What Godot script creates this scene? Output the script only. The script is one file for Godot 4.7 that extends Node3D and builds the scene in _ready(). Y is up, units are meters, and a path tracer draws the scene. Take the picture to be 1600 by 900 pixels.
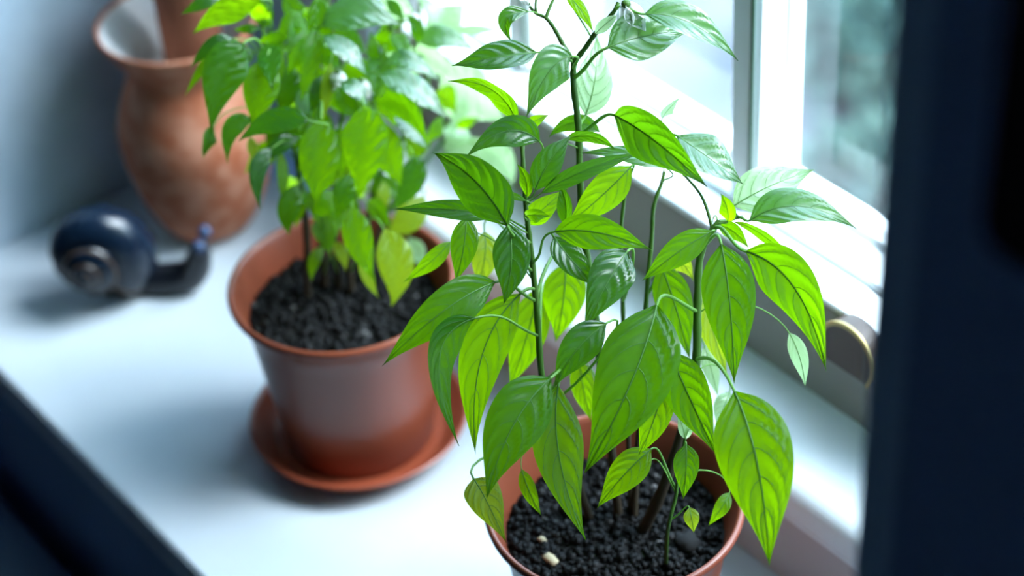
extends Node3D
# A window sill with two potted pepper plants, a snail ornament and a vase.
# x runs along the sill, z points into the room, y = 0 is the top of the sill. Metres.

const NAVY := Color(0.105, 0.135, 0.19)
var M := {}
var plant: Node3D
var origin := Vector3.ZERO
var rng := RandomNumberGenerator.new()


func v(x: float, y: float, z: float) -> Vector3:   # millimetres to metres
	return Vector3(x, y, z) * 0.001


# ---------------------------------------------------------------- mesh helper
class Shape:
	var p := PackedVector3Array()
	var n := PackedVector3Array()
	var uv := PackedVector2Array()
	var i := PackedInt32Array()

	func vert(at: Vector3, normal: Vector3, tex := Vector2.ZERO) -> int:
		p.append(at)
		n.append(normal.normalized() if normal.length() > 1e-9 else Vector3.UP)
		uv.append(tex)
		return p.size() - 1

	func tri(a: int, b: int, c: int) -> void:
		var g := (p[b] - p[a]).cross(p[c] - p[a])
		if g.length_squared() < 1e-20:
			return
		if g.dot(n[a] + n[b] + n[c]) > 0.0:
			i.append_array([a, c, b])
		else:
			i.append_array([a, b, c])

	func quad(a: int, b: int, c: int, d: int) -> void:
		tri(a, b, c)
		tri(a, c, d)

	func flat(pts: Array, outward: Vector3) -> void:
		var nn: Vector3 = (pts[1] - pts[0]).cross(pts[2] - pts[0]).normalized()
		if nn.dot(outward) < 0.0:
			nn = -nn
		var k := []
		for q in pts:
			k.append(vert(q, nn, Vector2(q.x + q.y, q.z - q.y)))
		for j in range(1, pts.size() - 1):
			tri(k[0], k[j], k[j + 1])

	# a box with chamfered edges
	func box(c: Vector3, s: Vector3, bev := 0.002) -> void:
		var h := s * 0.5
		bev = minf(bev, minf(h.x, minf(h.y, h.z)) * 0.9)
		var corner := {}
		for sx in [-1, 1]:
			for sy in [-1, 1]:
				for sz in [-1, 1]:
					var o := Vector3(h.x * sx, h.y * sy, h.z * sz)
					corner[[sx, sy, sz]] = [c + o - Vector3(0, bev * sy, bev * sz), c + o - Vector3(bev * sx, 0, bev * sz), c + o - Vector3(bev * sx, bev * sy, 0)]
					flat(corner[[sx, sy, sz]], o)
		for s1 in [-1, 1]:
			flat([corner[[s1, -1, -1]][0], corner[[s1, 1, -1]][0], corner[[s1, 1, 1]][0], corner[[s1, -1, 1]][0]], Vector3(s1, 0, 0))
			flat([corner[[-1, s1, -1]][1], corner[[1, s1, -1]][1], corner[[1, s1, 1]][1], corner[[-1, s1, 1]][1]], Vector3(0, s1, 0))
			flat([corner[[-1, -1, s1]][2], corner[[1, -1, s1]][2], corner[[1, 1, s1]][2], corner[[-1, 1, s1]][2]], Vector3(0, 0, s1))
			for s2 in [-1, 1]:
				flat([corner[[s1, s2, -1]][0], corner[[s1, s2, -1]][1], corner[[s1, s2, 1]][1], corner[[s1, s2, 1]][0]], Vector3(s1, s2, 0))
				flat([corner[[s1, -1, s2]][0], corner[[s1, -1, s2]][2], corner[[s1, 1, s2]][2], corner[[s1, 1, s2]][0]], Vector3(s1, 0, s2))
				flat([corner[[-1, s1, s2]][1], corner[[-1, s1, s2]][2], corner[[1, s1, s2]][2], corner[[1, s1, s2]][1]], Vector3(0, s1, s2))

	# a profile of (radius, height) turned round y
	func lathe(prof: Array, seg := 72, c := Vector3.ZERO) -> void:
		var count := prof.size() - 1
		var dirs := []
		for k in count:
			var d: Vector2 = (prof[k + 1] - prof[k]).normalized()
			dirs.append(Vector2(d.y, -d.x))
		for k in count:
			var n0: Vector2 = dirs[k]
			var n1: Vector2 = dirs[k]
			if k > 0 and dirs[k].dot(dirs[k - 1]) > 0.6:
				n0 = (dirs[k] + dirs[k - 1]).normalized()
			if k < count - 1 and dirs[k].dot(dirs[k + 1]) > 0.6:
				n1 = (dirs[k] + dirs[k + 1]).normalized()
			var last := []
			for s in seg + 1:
				var a := TAU * s / seg
				var e := Vector3(cos(a), 0, sin(a))
				var q0: Vector2 = prof[k]
				var q1: Vector2 = prof[k + 1]
				var now := [vert(c + e * q0.x + Vector3.UP * q0.y, e * n0.x + Vector3.UP * n0.y, Vector2(float(s) / seg, q0.y)), vert(c + e * q1.x + Vector3.UP * q1.y, e * n1.x + Vector3.UP * n1.y, Vector2(float(s) / seg, q1.y))]
				if s > 0:
					quad(last[0], last[1], now[1], now[0])
				last = now

	# a round bar through points, with a radius at each
	func tube(pts: Array, radii: Array, seg := 8, capped := true) -> void:
		var up := Vector3(0.31, 0.72, 0.62).normalized()
		var rings := []
		for k in pts.size():
			var t: Vector3 = (pts[mini(k + 1, pts.size() - 1)] - pts[maxi(k - 1, 0)]).normalized()
			var sidev := up - t * up.dot(t)
			if sidev.length() < 0.05:
				sidev = t.cross(Vector3.RIGHT)
			sidev = sidev.normalized()
			up = sidev
			var other := t.cross(sidev)
			var ring := []
			for s in seg:
				var a := TAU * s / seg
				var e := sidev * cos(a) + other * sin(a)
				ring.append(vert(pts[k] + e * radii[k], e, Vector2(float(s) / seg, float(k) / pts.size())))
			rings.append(ring)
		for k in pts.size() - 1:
			for s in seg:
				quad(rings[k][s], rings[k][(s + 1) % seg], rings[k + 1][(s + 1) % seg], rings[k + 1][s])
		if capped:
			for k in [0, pts.size() - 1]:
				var other_end: int = 1 if k == 0 else pts.size() - 2
				var out: Vector3 = (pts[k] - pts[other_end]).normalized()
				var mid := vert(pts[k] + out * radii[k] * 0.4, out)
				for s in seg:
					tri(mid, rings[k][s], rings[k][(s + 1) % seg])

	# an ellipsoid, lumpy if asked
	func ball(c: Vector3, r: Vector3, rows := 8, cols := 12, lump := 0.0, salt := 0.0) -> void:
		var grid := []
		for a in rows + 1:
			var row := []
			for b in cols + 1:
				var th := PI * a / rows
				var ph := TAU * (b % cols) / cols
				var e := Vector3(sin(th) * cos(ph), cos(th), sin(th) * sin(ph))
				var k := 1.0 + lump * (sin(e.x * 4.1 + salt) * cos(e.y * 3.7 + salt * 2.0) + 0.6 * sin(e.z * 6.3 - salt))
				row.append(vert(c + e * r * k, e / r, Vector2(float(b) / cols, float(a) / rows)))
			grid.append(row)
		for a in rows:
			for b in cols:
				quad(grid[a][b], grid[a][b + 1], grid[a + 1][b + 1], grid[a + 1][b])

	# a closed outline in the plane of two axes, pushed along a third
	func prism(outline: Array, ax: Vector3, ay: Vector3, from: Vector3, along: Vector3) -> void:
		var mid := Vector2.ZERO
		for q in outline:
			mid += q / outline.size()
		var cap0 := []
		var cap1 := []
		for k in outline.size():
			var q0: Vector2 = outline[k]
			var q1: Vector2 = outline[(k + 1) % outline.size()]
			var a := from + ax * q0.x + ay * q0.y
			var b := from + ax * q1.x + ay * q1.y
			var side := ((b - a).cross(along)).normalized()
			var turn := 0.0
			for j in outline.size():
				turn += outline[j].cross(outline[(j + 1) % outline.size()])
			if ax.cross(ay).dot(along) * turn < 0.0:
				side = -side
			flat([a, b, b + along, a + along], side)
			cap0.append(a)
			cap1.append(a + along)
		var idx := Geometry2D.triangulate_polygon(PackedVector2Array(outline))
		for k in range(0, idx.size(), 3):
			flat([cap0[idx[k]], cap0[idx[k + 1]], cap0[idx[k + 2]]], -along)
			flat([cap1[idx[k]], cap1[idx[k + 1]], cap1[idx[k + 2]]], along)

	func mesh() -> ArrayMesh:
		var arr := []
		arr.resize(Mesh.ARRAY_MAX)
		arr[Mesh.ARRAY_VERTEX] = p
		arr[Mesh.ARRAY_NORMAL] = n
		arr[Mesh.ARRAY_TEX_UV] = uv
		arr[Mesh.ARRAY_INDEX] = i
		var m := ArrayMesh.new()
		m.add_surface_from_arrays(Mesh.PRIMITIVE_TRIANGLES, arr)
		return m


# ---------------------------------------------------------------- scene helpers
func obj(called: String, s: Shape, mat: Material, parent: Node3D = self, at := Vector3.ZERO) -> MeshInstance3D:
	var o := MeshInstance3D.new()
	o.name = called
	o.mesh = s.mesh()
	o.material_override = mat
	o.position = at
	parent.add_child(o, true)
	return o


func struct(called: String, s: Shape, mat: Material) -> MeshInstance3D:
	var o := obj(called, s, mat)
	o.set_meta("kind", "structure")
	return o


func tag(o: Node3D, label: String, category: String, group := "") -> Node3D:
	o.set_meta("label", label)
	o.set_meta("category", category)
	if group:
		o.set_meta("group", group)
	return o


func thing(called: String, at: Vector3, label: String, category: String, group := "") -> Node3D:
	var o := Node3D.new()
	o.name = called
	add_child(o, true)
	o.position = at
	return tag(o, label, category, group)


func mat(c: Color, rough := 0.6, spec := 0.5) -> StandardMaterial3D:
	var m := StandardMaterial3D.new()
	m.albedo_color = c
	m.roughness = rough
	m.metallic_specular = spec
	return m


func lin(r: float, g: float, b: float) -> Color:
	return Color(r, g, b).linear_to_srgb()


func noise_tex(freq: float, a: Color, b: Color, salt := 1, mid := 0.5, soft := 0.35) -> NoiseTexture2D:
	var f := FastNoiseLite.new()
	f.seed = salt
	f.frequency = freq
	f.fractal_octaves = 5
	var t := NoiseTexture2D.new()
	t.width = 512
	t.height = 512
	t.seamless = true
	t.noise = f
	var g := Gradient.new()
	g.offsets = PackedFloat32Array([clampf(mid - soft, 0, 1), clampf(mid + soft, 0, 1)])
	g.colors = PackedColorArray([a, b])
	t.color_ramp = g
	return t


func triplanar(m: StandardMaterial3D, scale: float) -> StandardMaterial3D:
	m.uv1_triplanar = true
	m.uv1_scale = Vector3.ONE * scale
	return m


func leaf_mat(c: Color, through: Color, share: float, rough: float, spec := 0.36) -> StandardMaterial3D:
	var m := mat(c, rough, spec)
	m.backlight_enabled = true
	var k: float = maxf(through.r, maxf(through.g, through.b))
	# share is how much of the light passes through the blade
	m.backlight = Color(through.r / k * share * 2.0, through.g / k * share * 2.0, through.b / k * share * 2.0).linear_to_srgb()
	m.cull_mode = BaseMaterial3D.CULL_DISABLED
	return m


func materials() -> void:
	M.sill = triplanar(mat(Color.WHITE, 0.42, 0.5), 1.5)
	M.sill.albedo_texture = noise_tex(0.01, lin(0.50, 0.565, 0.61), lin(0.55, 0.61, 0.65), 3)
	M.paint = mat(lin(0.90, 0.90, 0.89), 0.45)
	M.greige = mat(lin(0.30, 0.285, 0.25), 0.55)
	M.seam_reflection = mat(lin(0.045, 0.11, 0.055), 0.5)  # joint lines, with the reflected green of the plants put into the colour
	M.beige = mat(lin(0.60, 0.49, 0.455), 0.55)
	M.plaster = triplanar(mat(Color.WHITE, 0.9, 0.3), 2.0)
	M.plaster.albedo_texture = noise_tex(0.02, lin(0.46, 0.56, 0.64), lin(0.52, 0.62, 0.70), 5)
	M.navy = mat(lin(0.27, 0.36, 0.5), 0.8, 0.3)
	M.dark_floor = mat(lin(0.04, 0.035, 0.03), 0.5)
	M.black = mat(lin(0.006, 0.006, 0.007), 0.6, 0.3)
	M.radiator = mat(lin(0.4, 0.5, 0.6), 0.5)
	M.brown = mat(lin(0.06, 0.03, 0.015), 0.5)
	M.gold = mat(lin(0.5, 0.36, 0.14), 0.35)
	M.gold.metallic = 0.6
	M.glass = mat(Color(1, 1, 1, 0.04), 0.02)
	M.glass.transparency = BaseMaterial3D.TRANSPARENCY_ALPHA
	M.pot = mat(lin(0.23, 0.052, 0.024), 0.34, 0.5)
	M.saucer = mat(lin(0.27, 0.058, 0.026), 0.32, 0.5)
	M.soil = triplanar(mat(Color.WHITE, 0.85, 0.4), 30.0)
	M.soil.albedo_texture = noise_tex(0.05, lin(0.003, 0.0025, 0.0025), lin(0.012, 0.011, 0.010), 9)
	M.crumb = mat(Color.WHITE, 0.6, 0.3)   # tinted crumb by crumb
	M.crumb.vertex_color_use_as_albedo = true
	M.woody = mat(lin(0.04, 0.03, 0.018), 0.7, 0.3)
	M.pebble = mat(lin(0.42, 0.33, 0.2), 0.7)
	M.stem = mat(lin(0.045, 0.11, 0.012), 0.45, 0.35)
	M.stem_dark = mat(lin(0.02, 0.025, 0.02), 0.5)
	M.stalk = leaf_mat(lin(0.12, 0.24, 0.05), Color(0.5, 1, 0.1), 0.2, 0.45)
	M.vein = leaf_mat(lin(0.07, 0.17, 0.03), Color(0.4, 1, 0.05), 0.14, 0.45)
	M.petal = leaf_mat(lin(0.88, 0.88, 0.85), Color(1, 1, 0.95), 0.42, 0.6)
	M.leaf = [
		leaf_mat(lin(0.006, 0.038, 0.006), Color(0.36, 1.0, 0.004), 0.18, 0.30, 0.5),
		leaf_mat(lin(0.010, 0.056, 0.003), Color(0.46, 1.0, 0.002), 0.30, 0.34, 0.32),
		leaf_mat(lin(0.022, 0.085, 0.002), Color(0.55, 1.0, 0.002), 0.48, 0.36, 0.3),
		leaf_mat(lin(0.10, 0.18, 0.008), Color(0.84, 1.0, 0.02), 0.42, 0.4, 0.4),
		leaf_mat(lin(0.16, 0.28, 0.12), Color(0.72, 1.0, 0.46), 0.42, 0.34, 0.6),  # paler: glare from the window put into the leaf colour
		leaf_mat(lin(0.016, 0.07, 0.016), Color(0.40, 1.0, 0.05), 0.20, 0.40, 0.70),   # sky sheen put into the gloss of chosen leaves
	]
	M.terracotta = triplanar(mat(Color.WHITE, 0.8, 0.3), 7.0)
	M.terracotta.albedo_texture = noise_tex(0.012, lin(0.34, 0.095, 0.042), lin(0.54, 0.26, 0.17), 21, 0.55, 0.3)
	M.bloom = triplanar(mat(Color.WHITE, 0.85, 0.3), 8.0)
	M.bloom.albedo_texture = noise_tex(0.012, lin(0.68, 0.65, 0.62), lin(0.82, 0.81, 0.80), 22)
	M.clay = mat(lin(0.22, 0.075, 0.04), 0.8, 0.3)
	M.shell = mat(lin(0.004, 0.012, 0.027), 0.26, 0.5)
	M.snail_body = mat(lin(0.004, 0.006, 0.011), 0.4, 0.5)
	M.snail_eye = mat(lin(0.02, 0.05, 0.13), 0.25, 0.6)
	M.seam = mat(lin(0.06, 0.034, 0.014), 0.45)
	M.paving = triplanar(mat(Color.WHITE, 0.9, 0.3), 0.6)
	M.paving.albedo_texture = noise_tex(0.02, lin(0.085, 0.082, 0.090), lin(0.11, 0.106, 0.112), 31)
	M.lawn = triplanar(mat(Color.WHITE, 0.95, 0.2), 0.8)
	M.lawn.albedo_texture = noise_tex(0.03, lin(0.05, 0.06, 0.03), lin(0.07, 0.08, 0.045), 32)
	M.bush = mat(lin(0.11, 0.18, 0.14), 0.7, 0.2)
	M.bark = mat(lin(0.1, 0.07, 0.05), 0.9)


# ---------------------------------------------------------------- plant parts
func smooth_path(pts: Array, steps: int) -> Array:
	var out := []
	for k in pts.size() - 1:
		var a: Vector3 = pts[maxi(k - 1, 0)]
		var b: Vector3 = pts[k]
		var c: Vector3 = pts[k + 1]
		var d: Vector3 = pts[mini(k + 2, pts.size() - 1)]
		for s in steps:
			out.append(b.cubic_interpolate(c, a, d, float(s) / steps))
	out.append(pts[-1])
	return out


func stem(r0: float, r1: float, woody: bool, pts: Array, woody_foot := true) -> void:
	var rel := []
	for q in pts:
		rel.append(q - origin)
	var path := smooth_path(rel, 6)
	var radii := []
	for k in path.size():
		var t := float(k) / (path.size() - 1)
		var knot := 1.0 + 0.18 * maxf(0.0, sin(k * 1.9)) * (1.0 if r0 > 1.2 else 0.3)
		radii.append(lerpf(r0, r1, t) * 0.001 * knot)
	var s := Shape.new()
	s.tube(path, radii, 10)
	var o := obj("stem", s, M.stem_dark if woody else M.stem, plant)
	if woody_foot and path.size() > 20:
		var n := int(path.size() * 0.3)
		var wide := []
		for k in n:
			wide.append(radii[k] * lerpf(1.16, 1.02, float(k) / n))
		var bs := Shape.new()
		bs.tube(path.slice(0, n), wide, 10)
		obj("woody_foot", bs, M.woody, o)


const PROFILE: Array[float] = [0.05, 0.43, 0.71, 0.89, 0.98, 1.0, 0.97, 0.90, 0.79, 0.64, 0.46, 0.28, 0.12, 0.0]


func half_width(t: float) -> float:
	var x := clampf(t, 0, 1) * (PROFILE.size() - 1)
	var k := mini(int(x), PROFILE.size() - 2)
	return maxf(0.0, cubic_interpolate(PROFILE[k], PROFILE[k + 1], PROFILE[maxi(k - 1, 0)], PROFILE[mini(k + 2, PROFILE.size() - 1)], x - k))


# One pepper leaf: midrib from base b through m to the tip t, half width w in mm, the blade's upper side towards n,
# its stalk from a on the stem; fold in degrees, tone 0 dark .. 4 pale: maturity, plus shade and glare put into the colour
func leaf(b: Vector3, m: Vector3, t: Vector3, w: float, n: Vector3, a: Vector3, fold: float, leaf_tone: int, fine := true) -> void:
	var hw := w * 0.001
	var c := m * 2.0 - (b + t) * 0.5
	var nt := 30 if fine else 16
	var nu := 16 if fine else 8
	var salt := rng.randf() * 6.28
	var length := b.distance_to(m) + m.distance_to(t)
	var pairs := rng.randf_range(4.8, 6.2)
	var wave := rng.randf_range(0.03, 0.085)
	var twist := rng.randf_range(-0.12, 0.12)
	var f := deg_to_rad(fold)
	var place := func(s: float, u: float) -> Vector3:
		var mid := b.bezier_interpolate(b.lerp(c, 2.0 / 3.0), t.lerp(c, 2.0 / 3.0), t, s)
		var tang := ((c - b) * (1.0 - s) + (t - c) * s).normalized()
		var side := tang.cross(n).normalized().rotated(tang, twist * (s - 0.4))
		var up := side.cross(tang).normalized()
		var wd := half_width(s) * hw
		var au := absf(u)
		# quilted between the side veins, wavy at the edge
		var ph := (s - 0.30 * au * au - 0.06 * au) * pairs
		var quilt := -cos(TAU * ph) * au * (1.0 - au) * 4.0 * hw * 0.03
		var edge := sin(s * 11.0 + salt + signf(u) * 1.7) * wave * au * au * wd
		var gutter := (sin(f) * (sqrt(au * au + 0.012) - 0.11) - 0.16 * au * au * au) * wd
		return mid + side * (u * wd * cos(f) * (1.0 - 0.05 * au)) + up * (gutter + quilt + edge)
	var s := Shape.new()
	var grid := []
	for i in nt + 1:
		var row := []
		var ft := pow(float(i) / nt, 0.92) if i < nt else 1.0
		for j in nu + 1:
			var u := float(j) / nu * 2.0 - 1.0
			var q: Vector3 = place.call(ft, u)
			var du: Vector3 = place.call(ft, minf(u + 0.05, 1.0)) - place.call(ft, maxf(u - 0.05, -1.0))
			var dt: Vector3 = place.call(minf(ft + 0.012, 0.985), u) - place.call(maxf(minf(ft, 0.985) - 0.012, 0.0), u)
			var nn := dt.cross(du)
			if nn.dot(n) < 0.0:
				nn = -nn
			row.append(s.vert(q - b, nn, Vector2(u * 0.5 + 0.5, ft)))
		grid.append(row)
	for i in nt:
		for j in nu:
			s.quad(grid[i][j], grid[i][j + 1], grid[i + 1][j + 1], grid[i + 1][j])
	var o := obj("leaf", s, M.leaf[leaf_tone], plant, b - origin)
	# veins stand out on the underside
	if fine:
		var vs := Shape.new()
		var rib := []
		var rr := []
		for i in 15:
			var ft := i / 14.0 * 0.97
			rib.append(place.call(ft, 0.0) - b - n * hw * 0.012)
			rr.append(lerpf(0.028, 0.007, ft) * hw + 0.0001)
		vs.tube(rib, rr, 6)
		if hw > 0.005:
			for k in range(0, 5):
				for sd in [-1.0, 1.0]:
					var pts := []
					var vr := []
					var s0 := (k + 0.35 + (0.12 if sd > 0 else 0.0)) / pairs
					for i in 6:
						var au := i / 5.0 * 0.9
						var st := s0 + 0.30 * au * au + 0.06 * au
						if st > 0.97:
							break
						pts.append(place.call(st, sd * au) - b - n * hw * 0.006)
						vr.append((0.010 - 0.0065 * au) * hw + 0.00003)
					if pts.size() > 2:
						vs.tube(pts, vr, 4, false)
		obj("veins", vs, M.vein, o)
	# the stalk bends from the stem into the blade
	var tang0 := (c - b).normalized()
	var far := a.distance_to(b)
	if far > 0.006:
		var path := []
		var radii := []
		var out := (b - a)
		out.y = 0
		var p1 := a + (out.normalized() * 0.35 + Vector3.UP * 0.35) * far
		var p2 := b - tang0 * far * 0.3
		for i in 11:
			path.append(a.bezier_interpolate(p1, p2, b, i / 10.0) - b)
			radii.append(lerpf(0.0009, 0.0006, i / 10.0) * clampf(w / 11.0, 0.5, 1.25))
		var sk := Shape.new()
		sk.tube(path, radii, 6)
		obj("leaf_stalk", sk, M.stalk, o)


func flower(at: Vector3, down: Vector3, size: float) -> void:
	var cup := Shape.new()
	cup.ball(Vector3.ZERO, Vector3(0.17, 0.15, 0.17) * size, 8, 12)
	var o := obj("flower", cup, M.stem, plant, at - origin)
	var side := down.cross(Vector3(0.6, 0.1, 0.5)).normalized()
	var s := Shape.new()
	for k in 5:
		var ang := TAU * k / 5.0 + 0.3
		var out := side.rotated(down, ang)
		var wide := down.cross(out).normalized()
		var grid := []
		for i in 9:
			var f := i / 8.0
			var row := []
			for j in 5:
				var u := j / 2.0 - 1.0
				var wd := sin(PI * pow(f * 0.94 + 0.06, 0.8)) * 0.40 * size
				row.append(s.vert(down * f * size + out * size * (0.1 + 0.42 * f * f + 0.1 * u * u) + wide * u * wd, out + down * 0.3, Vector2(u, f)))
			grid.append(row)
		for i in 8:
			for j in 4:
				s.quad(grid[i][j], grid[i][j + 1], grid[i + 1][j + 1], grid[i + 1][j])
	obj("petals", s, M.petal, o)


func pot_with_soil(label: String, at: Vector3, salt: int) -> void:
	plant = thing("potted_pepper_plant", at, label, "potted plant", "")
	origin = at
	var s := Shape.new()
	s.lathe([Vector2(0.0, 0.0045), Vector2(0.046, 0.0045), Vector2(0.0478, 0.0062), Vector2(0.0530, 0.045), Vector2(0.0575, 0.080), Vector2(0.0600, 0.098), Vector2(0.0618, 0.107), Vector2(0.0652, 0.116), Vector2(0.0680, 0.1205), Vector2(0.0696, 0.1228), Vector2(0.0702, 0.1250), Vector2(0.0696, 0.1270), Vector2(0.0682, 0.1276), Vector2(0.0668, 0.1268), Vector2(0.0655, 0.1240), Vector2(0.0622, 0.1150), Vector2(0.0596, 0.1060), Vector2(0.0575, 0.095), Vector2(0.0, 0.090)], 96)
	obj("pot", s, M.pot, plant)
	# soil: a heaped disc and loose crumbs
	var e := Shape.new()
	var f := FastNoiseLite.new()
	f.seed = salt
	f.frequency = 60.0
	var grid := []
	for i in 25:
		var row := []
		for j in 64:
			var r := i / 24.0 * 0.0592
			var an := TAU * j / 64
			var h := 0.1035 + 0.0025 * (1.0 - r / 0.06) + f.get_noise_2d(cos(an) * r, sin(an) * r) * 0.004
			row.append(e.vert(Vector3(cos(an) * r, h, sin(an) * r), Vector3.UP, Vector2(i, j)))
		grid.append(row)
	for i in 24:
		for j in 64:
			e.quad(grid[i][j], grid[i + 1][j], grid[i + 1][(j + 1) % 64], grid[i][(j + 1) % 64])
	var soil := obj("soil", e, M.soil, plant)
	var r2 := RandomNumberGenerator.new()
	r2.seed = salt
	var lump := Shape.new()
	lump.ball(Vector3.ZERO, Vector3.ONE, 8, 10, 0.34, 1.3)
	var mm := MultiMesh.new()
	mm.transform_format = MultiMesh.TRANSFORM_3D
	mm.use_colors = true
	mm.mesh = lump.mesh()
	mm.instance_count = 3200
	for k in 3200:
		var r := sqrt(r2.randf()) * 0.0582
		var an := r2.randf() * TAU
		var size := 0.0006 + 0.0020 * pow(r2.randf(), 2.6)
		var basis := Basis(Vector3(r2.randf() - 0.5, r2.randf() - 0.5, r2.randf() - 0.5).normalized(), r2.randf() * TAU).scaled(Vector3.ONE * size)
		basis = basis * Basis.from_scale(Vector3(1.0, 0.7 + 0.3 * r2.randf(), 0.8 + 0.3 * r2.randf()))
		var h := 0.1035 + 0.0025 * (1.0 - r / 0.06) + f.get_noise_2d(cos(an) * r, sin(an) * r) * 0.004
		mm.set_instance_transform(k, Transform3D(basis, Vector3(cos(an) * r, h + size * 0.35, sin(an) * r)))
		var pick := r2.randf()
		var tone := 0.0017 + 0.0016 * r2.randf()
		if pick > 0.985:
			tone = 0.05 + 0.07 * r2.randf()
		elif pick > 0.86:
			tone = 0.007 + 0.009 * r2.randf()
		mm.set_instance_color(k, Color(tone * 1.06, tone, tone * 0.97))
	var mi := MultiMeshInstance3D.new()
	mi.name = "soil_crumbs"
	mi.multimesh = mm
	mi.material_override = M.crumb
	mi.set_meta("kind", "stuff")
	soil.add_child(mi, true)


func pebble(at: Vector3, r: Vector3, m: Material) -> void:
	var s := Shape.new()
	s.ball(Vector3.ZERO, r, 12, 16, 0.2, at.x * 900.0)
	obj("pebble", s, m, plant.get_node("soil"), at - origin)


func saucer(at: Vector3, label: String) -> void:
	var s := Shape.new()
	s.lathe([Vector2(0.0, 0.0005), Vector2(0.054, 0.0005), Vector2(0.0575, 0.002), Vector2(0.0672, 0.0140), Vector2(0.0688, 0.0158), Vector2(0.0702, 0.0168), Vector2(0.0706, 0.0178), Vector2(0.0700, 0.0187), Vector2(0.0686, 0.0188), Vector2(0.0668, 0.0168), Vector2(0.0560, 0.0044), Vector2(0.0535, 0.0038), Vector2(0.0, 0.0038)], 96)
	var o := obj("plant_saucer", s, M.saucer, self, at)
	tag(o, label, "saucer")


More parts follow.
